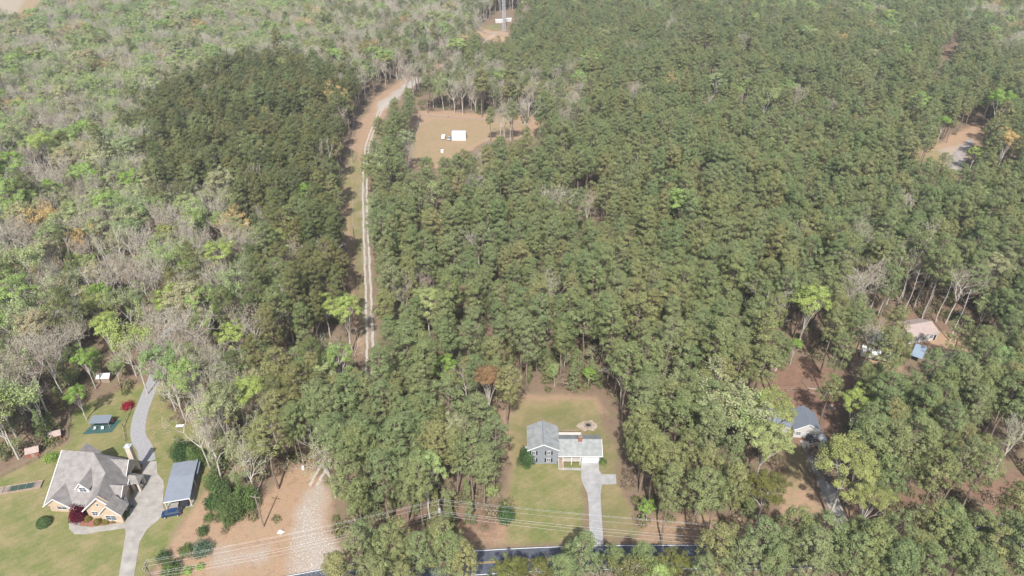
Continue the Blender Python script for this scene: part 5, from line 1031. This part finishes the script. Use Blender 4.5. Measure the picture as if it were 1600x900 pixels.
F = (np.arange(n)[:, None, None] * 6 + np.array([[[0, 1, 5], [1, 2, 5], [2, 3, 5], [3, 4, 5], [4, 0, 5]]])).reshape(-1, 3)
o = bpy.data.objects.new('gravel_stones', np_mesh('gravel_stones', V.reshape(-1, 3), F, [M_rock])); link(o); tag(o, 'loose white stones over the gravel entrance', kind='stuff')
x, y = at(439, 831); m = MB(); m.add([(1, 0, 0), (.3, .8, 0), (-.9, .6, 0), (-1, -.5, 0), (.2, -.8, 0), (.1, .1, .8), (-.4, 0, .7)], [(0, 1, 5), (1, 2, 6, 5), (2, 3, 6), (3, 4, 5, 6), (4, 0, 5), (4, 3, 2, 1, 0)]); o = m.build('boulder', M_rock, loc=(x, y, 0)); tag(o, 'pale boulder on the dirt left of the gravel entrance', 'boulder')
# ------------------------------------------------------------------ power poles, wires, mast, fences
def pole(base, h, label, arms=((.9, 2.4),), yaw=0., transf=False, group='wooden power poles'):
    r = thing('power_pole', base, yaw, label, 'power pole', group); m = MB(); m.tube((0, 0, 0), (0, 0, h), .2, .13, 10); m.build('post', M_pole, r)
    for dz, L in arms:
        m = MB(); m.bar((0, -L / 2, h - dz), (0, L / 2, h - dz), .12, .14); a = m.build('crossarm', M_pole, r)
        for k in (-.45, 0.12, .45): i = MB(); i.tube((0, k * L, h - dz + .07), (0, k * L, h - dz + .3), .07, .05, 8); i.build('insulator', M_steel, a)
    if transf: m = MB(); m.tube((.05, -.42, h - 3.3), (.05, -.42, h - 2.2), .3, .3, 12); m.build('transformer', M_steel, r); m = MB(); m.tube((.3, 0, h - 4.2), (.3, 0, h - 3.7), .1, .1); m.build('junction_box', M_steel, r)
    return r
hp = 12.5; b1 = at(690, 838); t0 = at(226, 880, hp); t2 = at(1500, 846, hp)
pole(b1, hp, 'grey wooden power pole with a transformer in front of the roadside pines', transf=True, arms=((.4, 1.6),)); pole(t0, hp, 'wooden power pole whose crossarm shows at the bottom left', arms=((.5, 2.4), (1.4, 2.0))); pole(t2, hp, 'power pole hidden in the trees at the road bend')
b0 = at(412, 823); pole(b0, 11.5, 'power pole on the dirt bank left of the gravel entrance', yaw=R(80))
cpl = [at(556, 388), at(552, 254), at(560, 176)]
for p, lb in zip(cpl, ('power pole in the cleared strip, nearest beside the dirt track', 'power pole in the cleared strip, second beside the dirt track', 'power pole in the cleared strip, farthest near the track bend')): pole(p, 11, lb, yaw=R(95))
def wire(a, b, sag, label, r_=.022, n=18):
    mx, my = (a[0] + b[0]) / 2, (a[1] + b[1]) / 2; m = MB(); pts = [Vector(a).lerp(Vector(b), i / n) - Vector((mx, my, 4 * sag * (i / n) * (1 - i / n))) for i in range(n + 1)]
    for p, q_ in zip(pts, pts[1:]): m.tube(p, q_, r_, r_, 4)
    o = m.build('power_wire', M_wire, loc=(mx, my, 0)); tag(o, label, 'wire', 'overhead wires')
for i, (dy, z, sg) in enumerate(((.75, hp - .1, 1.0), (.0, hp + .2, .8), (-.75, hp - .1, 1.1), (-.1, hp - 3.2, 1.3), (.1, hp - 4.0, 1.6), (-.15, hp - 4.6, 1.9))):
    nm = ['rear upper', 'topmost', 'front upper', 'highest of the three lower', 'middle of the three lower', 'lowest'][i]; rad = .014 if i < 3 else .018
    wire((t0[0], t0[1] + dy, z), (b1[0], b1[1] + dy, z), sg, f'{nm} overhead wire left of the transformer pole', rad); wire((b1[0], b1[1] + dy, z), (t2[0], t2[1] + dy, z), sg * 1.5, f'{nm} overhead wire right of the transformer pole', rad)
ch = [b0] + cpl
for i, (a, b) in enumerate(zip(ch, ch[1:])): wire((a[0], a[1], 10.9), (b[0], b[1], 10.9), 1.6, ['near', 'middle', 'far'][i] + ' span of wire along the cleared track strip', .018)
def mast(base, H_):
    r = thing('radio_mast', base, .3, 'tall slim steel lattice radio mast in the far compound', 'mast'); Lg = [(math.cos(a) * 1.9, math.sin(a) * 1.9) for a in (0, 2.094, 4.189)]
    top = .75
    def P(k, z): return (Lg[k][0] * (1 - z / H_ * (1 - top)), Lg[k][1] * (1 - z / H_ * (1 - top)), z)
    for k in range(3): m = MB(); m.tube(P(k, 0), P(k, H_), .16, .1, 6); m.build('leg', M_steel, r)
    m = MB(); z = 0; dz = 2.6
    while z + dz <= H_:
        for k in range(3):
            j = (k + 1) % 3; m.tube(P(k, z), P(j, z + dz), .06, .06, 4); m.tube(P(j, z), P(k, z + dz), .06, .06, 4); m.tube(P(k, z + dz), P(j, z + dz), .06, .06, 4)
        z += dz
    m.build('bracing', M_steel, r); m = MB(); m.box(-2.4, 2.4, -2.4, 2.4, 0, .25); m.build('footing', M_conc, r)
mast(at(787, 47), 62)
for i, (px, py, w_, d_, lb) in enumerate(((780, 36, 7.5, 5, 'pale equipment hut directly behind the mast foot'), (795, 34, 5.5, 4, 'smaller pale hut just right of the mast'), (813, 29, 9, 4, 'long low white hut at the right end of the compound'))):
    h_ = simple_house('equipment_hut', at(px, py), R(4), w_, d_, 2.9, 3.4, mat('hut_roof', (.62, .64, .66), .6, .05), M_sidingW, lb, 'hut', ridge='x', over=.15); q = MB(); q.box(-.5, .5, -.05, 0, 0, 2.1); q.build('door', M_steel, h_)
def fence(pts, h, step, label, m=M_fence, rails=4, name='wire_fence'):
    W_ = [at(*p) for p in pts]; mx, my = W_[0]; r = thing(name, (mx, my), 0, label, 'fence'); pn = MB()
    for a, b in zip(W_, W_[1:]):
        L = math.hypot(b[0] - a[0], b[1] - a[1]); n = max(1, round(L / step))
        for i in range(n + 1):
            x = a[0] + (b[0] - a[0]) * i / n - mx; y = a[1] + (b[1] - a[1]) * i / n - my; q = MB(); q.box(x - .06, x + .06, y - .06, y + .06, 0, h + .1); q.build('post', m, r)
        for k in range(rails): z = h * (k + .7) / (rails - .3 + .02); pn.bar((a[0] - mx, a[1] - my, z), (b[0] - mx, b[1] - my, z), .05)
    pn.build('rail', m, r)
fence([(657, 181), (651, 205), (642, 222), (636, 246)], 1.9, 3, 'grey wire fence down the left side of the far clearing', rails=8)
fence([(657, 181), (700, 184), (760, 189), (822, 194)], 1.4, 5, 'low wire fence along the back of the far clearing')
fence([(748, 47), (758, 53), (792, 56)], 2.0, 3, 'grey compound fence in front of the radio mast', rails=10, name='compound_fence')
fence([(112, 640), (104, 688), (62, 716), (0, 746)], 1.3, 3.2, 'old wooden fence along the left back lawn edge', M_wood, 3, 'wooden_fence')
fence([(196, 690), (193, 668), (205, 640)], 1.2, 2.5, 'short wooden fence left of the gravel drive', M_wood, 3, 'wooden_fence')
fence([(1228, 612), (1262, 612), (1275, 607)], 1.2, 3, 'rickety rail fence crossing the red dirt yard', M_wood, 3, 'wooden_fence')
# leaning bare pine trunks behind the brown roofed house
for i in range(9):
    px, py = [(1358, 488), (1372, 492), (1384, 480), (1402, 478), (1412, 492), (1428, 482), (1440, 500), (1462, 503), (1484, 533)][i]; x, y = at(px, py); e = thing('bare_pine', (x, y), i * 1.3, ['tall bare trunk, leftmost', 'tall bare trunk, second from left', 'tall bare trunk, third from left', 'tall bare trunk, fourth from left', 'tall bare trunk, fifth from left', 'tall bare trunk, sixth from left', 'tall bare trunk, seventh from left', 'tall bare trunk, second from right', 'tall bare trunk, rightmost'][i] + ' of the row behind the brown roof', 'tree', 'bare trunks behind the brown roofed house')
    m = MB(); zz = 0; H_ = 17 + i % 3 * 2; pts = [Vector((.25 * math.sin(k * .9 + i), .2 * math.cos(k * 1.1 + i), H_ * k / 7)) for k in range(8)]; pts[0] = Vector((0, 0, 0))
    for k in range(7): m.tube(pts[k], pts[k + 1], .21 - .022 * k, .21 - .022 * (k + 1), 7)
    m.build('trunk', M_bark_bare, e); m = MB(); rr = random.Random(i)
    for k in range(16): z = H_ * rr.uniform(.5, .98); a = rr.uniform(0, 6.28); L = rr.uniform(.8, 2.2); m.tube((0, 0, z), (math.cos(a) * L, math.sin(a) * L, z + .5 * L), .04, .012, 4)
    m.build('branch_stubs', M_bark_bare, e)
